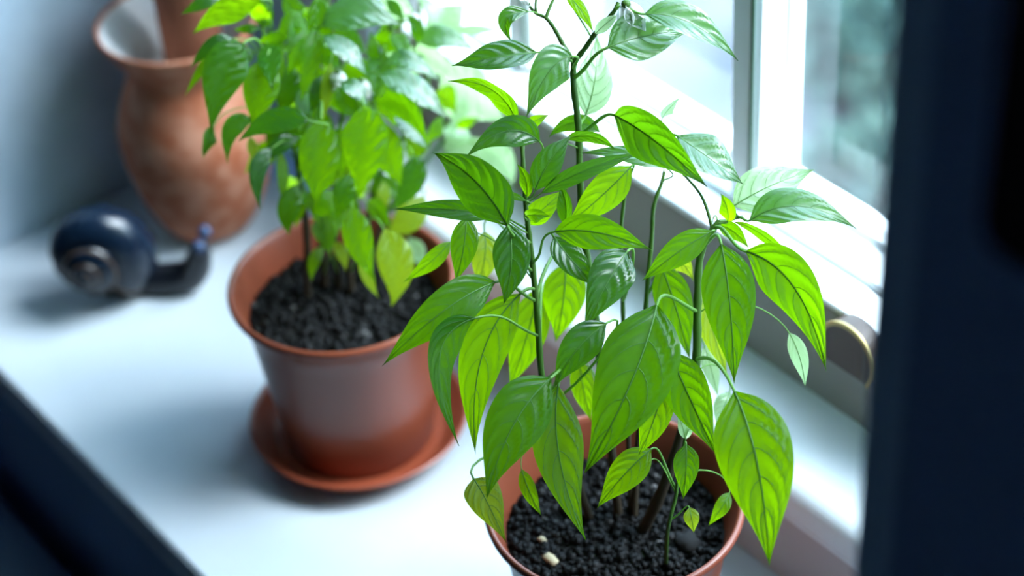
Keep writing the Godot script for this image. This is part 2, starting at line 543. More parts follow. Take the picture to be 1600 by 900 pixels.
# ---------------------------------------------------------------- the rest
func window() -> void:
	var zf := -0.197
	var zg := -0.232
	var x0 := -0.44
	var x1 := 0.271
	var len := x1 - x0
	var xc := (x0 + x1) * 0.5
	# riser and rounded board under the window
	var s := Shape.new()
	s.box(Vector3(xc, 0.029, -0.123), Vector3(len, 0.058, 0.022), 0.001)
	struct("trim_1", s, M.beige)
	s = Shape.new()
	s.box(Vector3(xc, 0.0605, -0.116), Vector3(len, 0.0055, 0.018), 0.0015)
	struct("trim_2", s, M.paint)
	s = Shape.new()
	var nose := [Vector2(-0.180, 0.0635), Vector2(-0.1085, 0.0635)]
	for k in 9:
		var a := -PI / 2 + PI * 0.5 * k / 8.0
		nose.append(Vector2(-0.1085 + 0.0035 * cos(a), 0.067 + 0.0035 * sin(a)))
	for k in 9:
		var a := PI * 0.5 * k / 8.0
		nose.append(Vector2(-0.1165 + 0.0115 * cos(a), 0.076 + 0.0115 * sin(a)))
	nose.append(Vector2(-0.180, 0.0875))
	s.prism(nose, Vector3(0, 0, 1), Vector3.UP, Vector3(x0, 0, 0), Vector3(len, 0, 0))
	struct("trim_3", s, M.paint)
	# fixed frame: the grey face behind the board, and its top
	var w := Node3D.new()
	w.name = "window_1"
	w.position = Vector3(xc, 0.0875, zf)
	w.set_meta("kind", "structure")
	add_child(w, true)
	var o := w.position
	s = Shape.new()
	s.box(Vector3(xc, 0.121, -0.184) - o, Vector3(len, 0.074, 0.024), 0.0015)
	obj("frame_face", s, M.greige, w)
	s = Shape.new()
	s.box(Vector3(xc, 0.1607, -0.184) - o, Vector3(len, 0.005, 0.026), 0.001)
	obj("frame_cap", s, M.paint, w)
	s = Shape.new()
	s.box(Vector3(x0 + 0.012, 0.70, -0.215) - o, Vector3(0.024, 1.08, 0.05), 0.002)
	obj("frame", s, M.paint, w)
	s = Shape.new()
	s.box(Vector3(x1 - 0.012, 0.70, -0.215) - o, Vector3(0.024, 1.08, 0.05), 0.002)
	obj("frame", s, M.paint, w)
	s = Shape.new()
	s.box(Vector3(xc, 1.225, -0.215) - o, Vector3(len, 0.05, 0.05), 0.002)
	obj("frame", s, M.paint, w)
	# sash rail
	s = Shape.new()
	s.prism([Vector2(-0.250, 0.080), Vector2(zf - 0.0006, 0.080), Vector2(zf - 0.0006, 0.1655), Vector2(zf - 0.002, 0.167), Vector2(-0.222, 0.168), Vector2(-0.224, 0.1725), Vector2(-0.234, 0.1735), Vector2(-0.236, 0.168), Vector2(-0.250, 0.165)], Vector3(0, 0, 1), Vector3.UP, Vector3(x0, 0, 0) - o, Vector3(len, 0, 0))
	obj("sash_rail", s, M.paint, w)
	var bar := [Vector2(-0.0125, 0.0), Vector2(-0.0125, 0.0285), Vector2(-0.0095, 0.0285), Vector2(-0.0095, 0.0335), Vector2(-0.0065, 0.036), Vector2(0.0078, 0.036), Vector2(0.0078, 0.0335), Vector2(0.0125, 0.0315), Vector2(0.0125, 0.0125), Vector2(0.0145, 0.0115), Vector2(0.0145, 0.0)]
	var xs := [-0.3185, -0.1085, 0.1015]
	for x in xs:
		s = Shape.new()
		s.prism(bar, Vector3.RIGHT, Vector3(0, 0, 1), Vector3(x, 0.167, zg) - o, Vector3(0, 1.04, 0))
		var bar_node := obj("mullion", s, M.paint, w)
		for sx in [-0.0125, 0.0080]:
			s = Shape.new()
			s.box(Vector3(x + sx + 0.0014, 0.167 + 0.52, zg + (0.0292 if sx < 0 else 0.0362)) - o, Vector3(0.0026, 1.03, 0.0016), 0.0004)
			obj("seam_reflection", s, M.seam_reflection, bar_node)
	var edges := [x0 + 0.024, -0.3185, -0.1085, 0.1015, x1 - 0.024]
	for k in 4:
		var a: float = edges[k] + (0.0 if k == 0 else 0.0146)
		var b: float = edges[k + 1] - (0.0 if k == 3 else 0.0126)
		s = Shape.new()
		s.flat([Vector3(a, 0.168, zg) - o, Vector3(b, 0.168, zg) - o, Vector3(b, 1.2, zg) - o, Vector3(a, 1.2, zg) - o], Vector3(0, 0, 1))
		obj("pane", s, M.glass, w)
	# round catch on the fixed frame
	s = Shape.new()
	var disc := []
	for k in 25:
		var a := deg_to_rad(-35.0 + 250.0 * k / 24)
		disc.append(Vector2(cos(a), sin(a)) * 0.0205)
	s.prism(disc, Vector3.RIGHT, Vector3.UP, Vector3(0.0161, 0.1455, -0.1720) - o, Vector3(0, 0, 0.012))
	var c := obj("catch", s, M.brown, w)
	s = Shape.new()
	var ring := []
	var rad := []
	for k in 33:
		var a := deg_to_rad(-35.0 + 250.0 * k / 32)
		ring.append(Vector3(0.0161, 0.1455, -0.1720) - o + Vector3(cos(a) * 0.0205, sin(a) * 0.0205, 0.012))
		rad.append(0.0016)
	s.tube(ring, rad, 8, false)
	obj("catch_rim", s, M.gold, c)


func room() -> void:
	var s := Shape.new()
	# the sill board and the white lining of the window recess
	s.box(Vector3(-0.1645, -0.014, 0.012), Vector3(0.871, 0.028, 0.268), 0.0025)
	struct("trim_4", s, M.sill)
	s = Shape.new()
	s.box(Vector3(-0.61, 0.62, -0.06), Vector3(0.02, 1.26, 0.37), 0.003)
	struct("wall_left", s, M.plaster)
	s = Shape.new()
	s.box(Vector3(-0.52, 0.62, -0.205), Vector3(0.16, 1.26, 0.09), 0.003)  # added wall piece, hidden from view, narrows the window to darken this end
	struct("added_wall_7", s, M.plaster)
	s = Shape.new()
	s.box(Vector3(0.281, 0.62, -0.066), Vector3(0.02, 1.26, 0.37), 0.003)
	struct("trim_5", s, M.plaster)
	s = Shape.new()
	s.box(Vector3(-0.1645, 1.265, -0.066), Vector3(0.911, 0.03, 0.37), 0.003)
	struct("trim_6", s, M.plaster)
	# the wall round the opening: dark blue towards the room
	s = Shape.new()
	s.box(Vector3(-1.1455, 0.35, -0.0625), Vector3(1.051, 2.6, 0.375), 0.001)
	struct("wall_far", s, M.navy)
	s = Shape.new()
	s.box(Vector3(1.1812, 0.35, -0.0625), Vector3(1.7796, 2.6, 0.375), 0.003)
	struct("wall_right", s, M.navy)
	s = Shape.new()
	s.box(Vector3(-0.1645, -0.465, -0.0625), Vector3(0.911, 0.87, 0.375), 0.001)
	struct("wall_below", s, M.navy)
	s = Shape.new()
	s.box(Vector3(-0.1645, 1.44, -0.0625), Vector3(0.911, 0.32, 0.375), 0.001)
	struct("wall_above", s, M.navy)
	s = Shape.new()
	s.box(Vector3(0.2, -0.95, 1.4), Vector3(3.8, 0.1, 3.3), 0.001)
	struct("floor", s, M.dark_floor)
	s = Shape.new()
	s.box(Vector3(0.2, 1.65, 1.4), Vector3(3.8, 0.1, 3.3), 0.001)
	struct("ceiling", s, M.navy)
	s = Shape.new()
	s.box(Vector3(-1.65, 0.35, 1.53), Vector3(0.1, 2.6, 3.0), 0.001)
	struct("wall_west", s, M.navy)
	s = Shape.new()
	s.box(Vector3(2.05, 0.35, 1.53), Vector3(0.1, 2.6, 3.0), 0.001)
	struct("wall_east", s, M.navy)
	s = Shape.new()
	s.box(Vector3(0.2, 0.35, 3.0), Vector3(3.72, 2.6, 0.1), 0.001)
	struct("wall_south", s, M.navy)


func snail() -> void:
	var o := thing("snail_ornament", Vector3(-0.485, 0.0, 0.026), "dark blue glossy snail ornament with a ribbed spiral shell in front of the vase", "ornament")
	o.rotation.y = deg_to_rad(43.5)   # its own x runs from tail to head
	var s := Shape.new()
	var body := smooth_path([Vector3(-0.040, 0.003, 0), Vector3(-0.02, 0.0065, 0), Vector3(0.0, 0.009, 0), Vector3(0.022, 0.010, 0), Vector3(0.038, 0.014, 0), Vector3(0.046, 0.025, 0), Vector3(0.049, 0.036, 0)], 5)
	var radii := []
	for k in body.size():
		var t := float(k) / (body.size() - 1)
		radii.append(0.0025 + 0.0095 * sin(PI * clampf(0.12 + t * 0.72, 0, 1)))
	s.tube(body, radii, 16)
	obj("body", s, M.snail_body, o)
	for d in [-1.0, 1.0]:
		s = Shape.new()
		s.tube([Vector3(0.048, 0.035, 0.003 * d), Vector3(0.051, 0.041, 0.006 * d), Vector3(0.052, 0.045, 0.008 * d)], [0.0026, 0.0022, 0.0018], 8)
		obj("tentacle", s, M.snail_body, o)
	for d in [-1.0, 1.0]:
		s = Shape.new()
		s.ball(Vector3(0.0522, 0.0465, 0.0085 * d), Vector3.ONE * 0.0048, 8, 12)
		obj("eye", s, M.snail_eye, o)
	# shell: a tube that grows as it winds, its axis towards the room
	s = Shape.new()
	var seam := []
	var seam_r := []
	var turns := 3.3
	var last := []
	var centre := Vector3(-0.021, 0.0435, 0.004)
	for k in 265:
		var t := k / 264.0
		var th := turns * TAU * (1.0 - t)
		var g := exp(-th / TAU * log(1.92))
		var ang := deg_to_rad(-52.0) + th
		var e := Vector3(cos(ang), sin(ang), 0)
		var rc := 0.0235 * g
		var rt := 0.0215 * g * (1.0 + 0.03 * sin(th * 15.0)) * (1.0 + 0.02 * sin(th * 9.0))
		var mid := centre + e * rc + Vector3(0, 0, 0.045 * (1.0 - g))
		var ring := []
		for j in 25:
			var a := TAU * j / 24
			var d := e * cos(a) + Vector3(0, 0, 1) * sin(a) * 1.12
			ring.append(s.vert(mid + d * rt, d, Vector2(t * 8.0, j / 24.0)))
		if last:
			for j in 24:
				s.quad(last[j], last[j + 1], ring[j + 1], ring[j])
		last = ring
		if th > TAU * 0.86:
			seam.append(centre + e * (rc + rt * 0.84) + Vector3(0, 0, 0.045 * (1.0 - g) + rt * 0.60))
			seam_r.append(0.0016 * sqrt(g) + 0.0002)
	var shell := obj("shell", s, M.shell, o)
	var lip := Shape.new()
	var ring_pts := []
	var ring_r := []
	var e0 := Vector3(cos(deg_to_rad(-52.0)), sin(deg_to_rad(-52.0)), 0)
	for j in 25:
		var a := TAU * j / 24
		ring_pts.append(centre + e0 * 0.0235 + (e0 * cos(a) + Vector3(0, 0, 1.12) * sin(a)) * 0.0213)
		ring_r.append(0.0019)
	lip.tube(ring_pts, ring_r, 8, false)
	obj("shell_lip", lip, M.seam, shell)
	var sm := Shape.new()
	sm.tube(seam, seam_r, 6)
	obj("seam", sm, M.seam, shell)


func vase() -> void:
	var at := Vector3(-0.5170, 0.0000, -0.0550)
	var o := thing("terracotta_vase", at, "mottled terracotta vase with a wide flared mouth at the far end of the sill", "vase")
	var s := Shape.new()
	s.lathe([Vector2(0.0000, 0.0010), Vector2(0.0254, 0.0010), Vector2(0.0284, 0.0025), Vector2(0.0312, 0.0045), Vector2(0.0325, 0.0061), Vector2(0.0344, 0.0086), Vector2(0.0367, 0.0125), Vector2(0.0394, 0.0181), Vector2(0.0425, 0.0249), Vector2(0.0453, 0.0325), Vector2(0.0477, 0.0409), Vector2(0.0499, 0.0499), Vector2(0.0517, 0.0585), Vector2(0.0531, 0.0665), Vector2(0.0540, 0.0741), Vector2(0.0544, 0.0810), Vector2(0.0544, 0.0869), Vector2(0.0538, 0.0920), Vector2(0.0527, 0.0975), Vector2(0.0509, 0.1038), Vector2(0.0487, 0.1104), Vector2(0.0464, 0.1165), Vector2(0.0442, 0.1221), Vector2(0.0420, 0.1272), Vector2(0.0403, 0.1315), Vector2(0.0394, 0.1345), Vector2(0.0391, 0.1366), Vector2(0.0393, 0.1390), Vector2(0.0400, 0.1419), Vector2(0.0411, 0.1451), Vector2(0.0427, 0.1485), Vector2(0.0448, 0.1523), Vector2(0.0473, 0.1564), Vector2(0.0496, 0.1600), Vector2(0.0514, 0.1629), Vector2(0.0530, 0.1654), Vector2(0.0542, 0.1675), Vector2(0.0551, 0.1692), Vector2(0.0556, 0.1704), Vector2(0.0559, 0.1715), Vector2(0.0559, 0.1724), Vector2(0.0557, 0.1730), Vector2(0.0554, 0.1735), Vector2(0.0549, 0.1738), Vector2(0.0545, 0.1739), Vector2(0.0540, 0.1737), Vector2(0.0534, 0.1731), Vector2(0.0529, 0.1722), Vector2(0.0526, 0.1715)], 96)
	obj("vessel", s, M.terracotta, o)
	s = Shape.new()
	s.lathe([Vector2(0.0526, 0.1715), Vector2(0.0447, 0.1595), Vector2(0.0378, 0.1500), Vector2(0.0348, 0.1380), Vector2(0.0368, 0.1280), Vector2(0.0459, 0.0975), Vector2(0.0485, 0.0810), Vector2(0.0403, 0.0325), Vector2(0.0317, 0.0140), Vector2(0.0000, 0.0120)], 96)
	obj("lining", s, M.bloom, o)
	# a smaller plain clay pot stands in its mouth
	s = Shape.new()
	s.lathe([Vector2(0.0, 0.0), Vector2(0.019, 0.0), Vector2(0.0195, 0.002), Vector2(0.0205, 0.090), Vector2(0.0215, 0.205), Vector2(0.0225, 0.208), Vector2(0.0225, 0.214), Vector2(0.0215, 0.216), Vector2(0.0195, 0.210), Vector2(0.0175, 0.004), Vector2(0.0, 0.004)], 64)
	var c := obj("clay_beaker", s, M.clay, self, at + Vector3(0.006, 0.0165, -0.007))
	tag(c, "tall plain brown clay beaker standing inside the flared mouth of the vase", "beaker")


func outside() -> void:
	var s := Shape.new()
	s.box(Vector3(0.0, -1.25, -40.3), Vector3(120, 0.1, 80.0), 0.001)
	struct("ground", s, M.paving)
	s = Shape.new()
	s.box(Vector3(0.0, -1.19, -37.5), Vector3(110.0, 0.03, 66.5), 0.01)
	struct("lawn", s, M.lawn)
	var r2 := RandomNumberGenerator.new()
	r2.seed = 77
	var blade := Shape.new()
	var g := []
	for i in 5:
		var row := []
		for j in 3:
			var u := j - 1.0
			var f := i / 4.0
			row.append(blade.vert(Vector3(u * 0.03 * sin(PI * (0.05 + f * 0.95)), f * 0.11, 0.02 * f * f + absf(u) * 0.008), Vector3(0, 0.2, 1), Vector2(u, f)))
		g.append(row)
	for i in 4:
		for j in 2:
			blade.quad(g[i][j], g[i][j + 1], g[i + 1][j + 1], g[i + 1][j])
	var leaf_mesh := blade.mesh()
	var rows := [[-1.08, -1.46, 0.26, "low green shrub outside, behind the lower part of the right-hand pane"], [-1.49, -1.92, 0.30, "green shrub outside, at the top of the right-hand pane"]]
	for row in rows:
		var o := thing("shrub", Vector3(row[0], -1.2, row[1]), row[3], "shrub", "")
		var st := Shape.new()
		for k in 5:
			var a := TAU * k / 5 + 0.4
			st.tube([Vector3(cos(a) * 0.03, 0, sin(a) * 0.03), Vector3(cos(a) * 0.12, 0.3 * row[2], sin(a) * 0.12), Vector3(cos(a) * 0.3 * row[2], 0.75 * row[2], sin(a) * 0.3 * row[2])], [0.02, 0.014, 0.006], 6)
		obj("branches", st, M.bark, o)
		var mm := MultiMesh.new()
		mm.transform_format = MultiMesh.TRANSFORM_3D
		mm.mesh = leaf_mesh
		mm.instance_count = 900
		for k in 900:
			var d := Vector3(r2.randfn(), r2.randfn(), r2.randfn()).normalized() * pow(r2.randf(), 0.4)
			var at: Vector3 = Vector3(d.x, d.y * 0.85 + 1.0, d.z) * 0.5 * row[2]
			var b := Basis(Vector3(r2.randf() - 0.5, r2.randf() - 0.5, r2.randf() - 0.5).normalized(), r2.randf() * TAU)
			mm.set_instance_transform(k, Transform3D(b, at))
		var mi := MultiMeshInstance3D.new()
		mi.name = "foliage"
		mi.multimesh = mm
		mi.material_override = M.bush
		mi.set_meta("kind", "stuff")
		o.add_child(mi, true)


func _ready() -> void:
	# camera: an 88 mm lens at f/4.9, looking down along the sill
	var cam := Camera3D.new()
	cam.name = "camera"
	add_child(cam)
	cam.look_at_from_position(Vector3(0.6175, 0.9255, 0.5180), Vector3(-0.00708, 0.29824, 0.05277), Vector3(-0.46032, 0.77695, -0.42948))
	var lens := CameraAttributesPhysical.new()
	lens.frustum_focal_length = 87.7
	lens.exposure_aperture = 4.62
	lens.frustum_focus_distance = 1.045
	cam.attributes = lens
	cam.fov = 15.5798
	cam.near = 0.05
	cam.current = true
	# overcast daylight
	var sky := ProceduralSkyMaterial.new()
	sky.sky_top_color = Color(0.72, 0.88, 1.0)
	sky.sky_horizon_color = Color(0.77, 0.90, 1.0)
	sky.ground_horizon_color = Color(0.45, 0.46, 0.46)
	sky.ground_bottom_color = Color(0.40, 0.41, 0.40)
	sky.sky_energy_multiplier = 1.0
	var sun := DirectionalLight3D.new()   # the sun behind thin cloud
	sun.name = "hazy_sun"
	sun.light_color = Color(0.93, 0.97, 1.0)
	sun.light_energy = 0.30
	sun.light_angular_distance = 34.0
	sun.shadow_enabled = true
	sun.sky_mode = DirectionalLight3D.SKY_MODE_LIGHT_ONLY
	add_child(sun)
	sun.look_at_from_position(Vector3(0.62, 1.05, -0.78), Vector3.ZERO)
	var env := Environment.new()
	env.background_mode = Environment.BG_SKY
	env.sky = Sky.new()
	env.sky.sky_material = sky
	env.tonemap_mode = Environment.TONE_MAPPER_LINEAR
	env.tonemap_exposure = 12.50
	env.sdfgi_enabled = true
	env.ssao_enabled = true
	env.ssil_enabled = true
	var we := WorldEnvironment.new()
	we.name = "environment"
	we.environment = env
	add_child(we)

	rng.seed = 11
	materials()
	room()
	window()
	outside()

	# the front plant
	saucer(Vector3(0, 0, 0), "terracotta plastic saucer under the front pot, beside the window")
	pot_with_soil("leafy pepper plant in sharp focus in the front terracotta plastic pot", Vector3(0, 0, 0), 5)
	stem(2.0, 1.0, false, [v(-14.5, 100.0, 3.8), v(-17.5, 153.4, 15.0), v(-24.1, 181.1, 18.6), v(-28.8, 207.7, 21.3), v(-38.2, 237.8, 14.8), v(-47.3, 262.6, 8.7), v(-56.5, 285.3, 3.4), v(-62.7, 297.8, -0.9), v(-70.8, 310.4, -7.1), v(-79.9, 321.8, -14.5)])
	stem(2.2, 1.5, false, [v(-4.6, 100.0, -7.0), v(-6.7, 157.4, -5.0), v(-19.4, 190.7, -11.4), v(-32.0, 231.8, -17.7), v(-47.4, 269.0, -25.6), v(-57.6, 292.5, -32.8), v(-66.9, 315.7, -40.9), v(-75.8, 336.3, -46.0), v(-80.0, 345.4, -50.5)])
	stem(1.3, 0.7, false, [v(-79.8, 345.1, -50.3), v(-88.0, 351.7, -50.4), v(-95.2, 357.7, -50.9), v(-101.1, 361.6, -50.5), v(-105.9, 363.1, -48.2), v(-110.3, 365.6, -47.8)], false)
	stem(1.5, 0.9, false, [v(-79.8, 345.1, -50.3), v(-76.9, 352.3, -55.3), v(-73.8, 361.1, -60.7), v(-69.7, 370.8, -68.5), v(-70.4, 374.6, -72.6)], false)
	stem(1.0, 0.7, false, [v(-101.1, 361.6, -50.5), v(-102.8, 364.6, -54.2), v(-104.6, 368.4, -59.3)], false)
	stem(0.8, 0.5, false, [v(-105.9, 363.1, -48.2), v(-107.1, 366.5, -49.0), v(-108.6, 371.0, -50.9)], false)
	stem(1.4, 0.8, false, [v(-3.3, 100.0, -14.3), v(-5.3, 156.1, -15.9), v(-21.4, 197.2, -28.2), v(-30.0, 227.2, -35.7), v(-43.0, 256.3, -46.7), v(-49.2, 277.2, -55.8), v(-52.6, 285.4, -62.2)])
	stem(1.5, 0.8, false, [v(2.2, 100.0, -11.6), v(-9.3, 169.0, -28.0), v(-22.2, 226.5, -45.2), v(-32.1, 254.1, -58.3), v(-36.2, 270.0, -63.6), v(-39.5, 280.1, -72.6), v(-41.3, 284.4, -76.0)])
	stem(2.8, 1.5, false, [v(9.6, 100.0, -9.7), v(22.2, 145.7, -17.3), v(23.2, 187.9, -32.6), v(22.0, 218.2, -39.5), v(12.8, 245.5, -49.0), v(5.5, 265.5, -57.6), v(5.8, 277.2, -65.1), v(5.9, 281.0, -70.4)])
	stem(0.9, 0.6, false, [v(5.4, 278.2, -65.9), v(-2.5, 285.4, -69.4), v(-10.4, 290.1, -71.5), v(-22.5, 294.6, -72.1)], false)
	stem(1.0, 0.6, false, [v(5.9, 281.0, -70.4), v(6.0, 278.2, -77.4), v(6.3, 276.3, -86.1)], false)
	stem(1.1, 0.8, false, [v(36.4, 100.0, -3.9), v(56.0, 154.0, 12.1), v(55.2, 172.1, 6.0), v(53.3, 179.7, 2.5), v(49.9, 191.0, -3.8), v(46.8, 199.1, -8.5)], false)
	leaf(v(-84.7, 357.5, -30.3), v(-93.5, 358.8, -11.6), v(-108.2, 354.6, 5.2), 10.5, Vector3(0.24, 0.94, 0.24), v(-79.7, 344.8, -50.2), 22, 0)
	leaf(v(-62.9, 363.2, -35.1), v(-63.7, 360.1, -21.2), v(-63.1, 340.9, -4.8), 10.6, Vector3(0.79, 0.49, 0.36), v(-78.5, 342.2, -48.9), 6, 5)
	leaf(v(-74.0, 314.9, -51.7), v(-80.6, 329.4, -64.6), v(-95.9, 341.1, -79.2), 11.2, Vector3(0.72, 0.69, 0.09), v(-66.3, 314.2, -40.4), 10, 4)
	leaf(v(-53.6, 365.7, -50.9), v(-48.2, 365.8, -71.3), v(-44.0, 359.5, -98.5), 13.8, Vector3(0.63, 0.78, 0.03), v(-76.7, 338.4, -47.1), 20, 5)
	leaf(v(-49.6, 377.4, -72.0), v(-33.3, 371.7, -88.5), v(-16.3, 351.6, -103.4), 11.2, Vector3(0.58, 0.81, -0.05), v(-69.9, 372.2, -70.0), 24, 5)
	leaf(v(-96.4, 374.9, -59.5), v(-84.3, 369.5, -60.0), v(-77.9, 358.3, -62.0), 3.4, Vector3(0.67, 0.71, 0.24), v(-75.0, 357.7, -58.6), 10, 2)
	leaf(v(-103.3, 368.3, -41.4), v(-105.9, 368.0, -29.0), v(-101.4, 356.5, -28.2), 5.1, Vector3(0.38, 0.72, 0.58), v(-105.2, 362.9, -48.6), 26, 0)
	leaf(v(-74.6, 330.7, -7.8), v(-87.6, 346.5, -3.1), v(-105.9, 348.7, 9.9), 8.3, Vector3(0.38, -0.23, 0.90), v(-79.0, 320.7, -13.7), 18, 1)
	leaf(v(-63.3, 322.9, -12.5), v(-70.4, 332.9, 2.8), v(-76.2, 324.3, 24.5), 9.4, Vector3(0.87, 0.40, 0.29), v(-64.3, 300.3, -2.1), 26, 0)
	leaf(v(-80.9, 320.7, -18.2), v(-76.3, 325.0, -21.4), v(-76.0, 324.6, -29.9), 3.4, Vector3(0.85, 0.28, 0.44), v(-79.0, 320.7, -13.7), 15, 2)
	leaf(v(-68.7, 305.0, -56.3), v(-77.0, 311.6, -45.5), v(-84.0, 303.9, -34.2), 5.4, Vector3(0.74, 0.42, 0.53), v(-64.0, 308.4, -38.4), 20, 0)
	leaf(v(-50.2, 306.9, 2.2), v(-49.8, 320.7, -8.2), v(-51.5, 327.4, -23.6), 7.6, Vector3(0.64, 0.62, 0.46), v(-61.1, 294.5, 0.2), 12, 0)
	leaf(v(-47.6, 305.8, 0.3), v(-35.6, 316.4, -21.6), v(-24.5, 318.8, -48.2), 5.3, Vector3(0.81, 0.33, 0.48), v(-60.2, 292.8, 0.8), 20, 0)
	leaf(v(-20.6, 306.4, -58.3), v(-36.6, 312.4, -47.0), v(-57.5, 308.5, -33.0), 6.1, Vector3(0.20, 0.96, 0.21), v(-39.5, 280.1, -72.6), 12, 5)
	leaf(v(-61.7, 317.2, -28.5), v(-51.4, 319.8, -37.1), v(-43.0, 311.3, -45.7), 5.0, Vector3(0.61, -0.24, 0.75), v(-63.2, 306.4, -37.7), 15, 0)
	leaf(v(-39.4, 336.7, -41.7), v(-8.5, 336.3, -41.7), v(11.7, 312.7, -56.4), 13.9, Vector3(0.40, 0.32, 0.86), v(-65.5, 312.2, -39.7), 26, 0)
	leaf(v(-27.4, 315.7, -72.4), v(-8.4, 307.6, -78.4), v(4.5, 295.1, -87.5), 13.7, Vector3(0.51, 0.85, -0.08), v(-21.2, 294.1, -72.1), 20, 5)
	leaf(v(3.9, 283.6, -82.0), v(7.8, 287.1, -104.7), v(10.2, 283.9, -133.7), 12.7, Vector3(0.59, 0.80, 0.08), v(6.2, 276.9, -83.2), 14, 4)
	leaf(v(15.4, 280.7, -82.6), v(30.2, 287.2, -102.7), v(51.4, 274.3, -122.3), 11.3, Vector3(0.37, 0.91, 0.18), v(6.2, 276.9, -83.2), 18, 5)
	leaf(v(14.3, 286.9, -68.0), v(13.3, 294.5, -68.4), v(5.6, 298.0, -71.3), 4.8, Vector3(0.34, 0.50, 0.79), v(5.9, 280.1, -69.0), 16, 2)
	leaf(v(-28.0, 292.5, -83.5), v(-20.2, 293.5, -86.5), v(-16.2, 286.7, -91.3), 3.5, Vector3(0.63, 0.28, 0.73), v(-21.2, 294.1, -72.1), 15, 0)
	leaf(v(-48.6, 311.7, -81.7), v(-46.0, 317.9, -84.7), v(-47.4, 319.4, -93.6), 4.6, Vector3(1.00, -0.03, 0.08), v(-41.1, 283.9, -75.6), 20, 4)
	leaf(v(-71.8, 362.0, -58.1), v(-68.0, 368.1, -62.7), v(-68.5, 369.1, -72.0), 3.2, Vector3(0.68, 0.58, 0.45), v(-75.0, 357.7, -58.6), 14, 4)
	leaf(v(-5.6, 267.4, -79.6), v(3.6, 266.8, -82.6), v(10.6, 257.0, -87.3), 4.8, Vector3(0.59, 0.39, 0.71), v(5.9, 280.1, -69.0), 14, 1)
	leaf(v(8.1, 277.3, -79.0), v(25.8, 271.5, -86.5), v(44.9, 252.4, -94.9), 4.5, Vector3(0.28, -0.19, 0.94), v(6.0, 278.2, -77.4), 14, 1)
	leaf(v(-43.1, 301.9, 26.4), v(-58.8, 323.6, 32.2), v(-79.2, 334.5, 41.5), 14.2, Vector3(0.60, 0.32, 0.74), v(-52.3, 275.0, 5.8), 14, 0)
	leaf(v(-53.3, 301.1, 25.1), v(-67.3, 307.5, 43.8), v(-87.5, 306.6, 63.5), 5.7, Vector3(0.60, 0.67, 0.44), v(-54.1, 279.2, 4.8), 22, 0)
	leaf(v(-72.3, 292.9, 29.4), v(-63.1, 282.5, 39.6), v(-60.5, 267.0, 48.3), 7.4, Vector3(0.64, 0.62, 0.45), v(-54.7, 280.7, 4.4), 10, 1)
	leaf(v(-100.9, 256.0, 20.7), v(-100.1, 250.7, 35.4), v(-106.8, 240.9, 49.0), 5.3, Vector3(0.86, 0.35, 0.37), v(-45.0, 256.4, 10.2), 12, 2)
	leaf(v(-105.1, 247.0, -4.6), v(-95.8, 238.1, 3.5), v(-93.1, 222.7, 12.2), 8.3, Vector3(0.74, 0.59, 0.32), v(-45.0, 256.4, 10.2), 8, 3)
	leaf(v(-47.6, 297.8, 21.8), v(-35.3, 285.0, 31.1), v(-30.9, 267.0, 40.9), 10.1, Vector3(0.63, 0.63, 0.46), v(-46.8, 261.3, 9.0), 10, 0)
	leaf(v(-51.3, 304.7, 6.8), v(-53.3, 314.0, 5.4), v(-62.1, 317.8, 3.6), 4.0, Vector3(0.29, 0.44, 0.85), v(-60.2, 292.8, 0.8), 16, 1)
	leaf(v(-47.3, 306.2, 10.1), v(-51.7, 311.5, 17.5), v(-59.9, 310.5, 21.1), 1.9, Vector3(0.64, 0.60, 0.49), v(-60.0, 292.2, 1.0), 10, 1)
	leaf(v(-36.2, 289.8, -4.2), v(-38.3, 300.6, -7.3), v(-47.7, 306.3, -11.0), 5.5, Vector3(0.23, 0.51, 0.83), v(-45.9, 265.3, -24.8), 30, 0)
	leaf(v(-41.1, 299.1, -53.2), v(-41.3, 290.2, -32.3), v(-48.3, 277.2, -13.9), 9.9, Vector3(0.75, 0.51, 0.42), v(-51.3, 282.3, -59.8), 10, 2)
	leaf(v(-64.2, 276.2, -2.0), v(-59.9, 284.4, -10.3), v(-59.2, 289.3, -26.3), 6.5, Vector3(0.64, 0.62, 0.46), v(-54.7, 280.7, 4.4), 10, 2)
	leaf(v(-47.3, 297.5, 11.0), v(-41.7, 299.9, 8.9), v(-39.5, 296.6, 1.8), 4.8, Vector3(0.76, 0.12, 0.63), v(-56.5, 285.3, 3.4), 24, 1)
	leaf(v(-28.4, 296.7, 8.3), v(-11.6, 297.4, -6.7), v(6.0, 287.0, -24.8), 9.7, Vector3(0.69, 0.43, 0.59), v(-48.5, 265.6, 8.0), 18, 1)
	leaf(v(-36.8, 285.6, 2.2), v(-22.9, 278.1, 2.2), v(-10.2, 264.0, -4.3), 8.3, Vector3(0.65, 0.72, 0.25), v(-38.4, 247.3, -21.0), 16, 0)
	leaf(v(-10.4, 277.9, -22.8), v(-4.2, 272.4, -4.4), v(-0.2, 254.8, 16.1), 12.1, Vector3(0.63, 0.73, 0.27), v(-30.0, 227.2, -35.7), 12, 0)
	leaf(v(5.3, 257.1, 5.7), v(4.5, 250.0, 24.9), v(3.8, 233.7, 39.2), 9.8, Vector3(0.66, 0.60, 0.45), v(-25.9, 191.6, 19.7), 14, 0)
	leaf(v(14.3, 286.6, -57.0), v(10.6, 281.4, -36.4), v(3.9, 269.2, -19.6), 8.0, Vector3(0.70, 0.55, 0.45), v(5.7, 274.1, -63.1), 16, 1)
	leaf(v(-19.9, 246.6, -53.8), v(-2.9, 232.0, -48.4), v(11.9, 208.0, -44.5), 10.3, Vector3(0.59, 0.61, 0.53), v(-23.2, 229.4, -46.6), 10, 1)
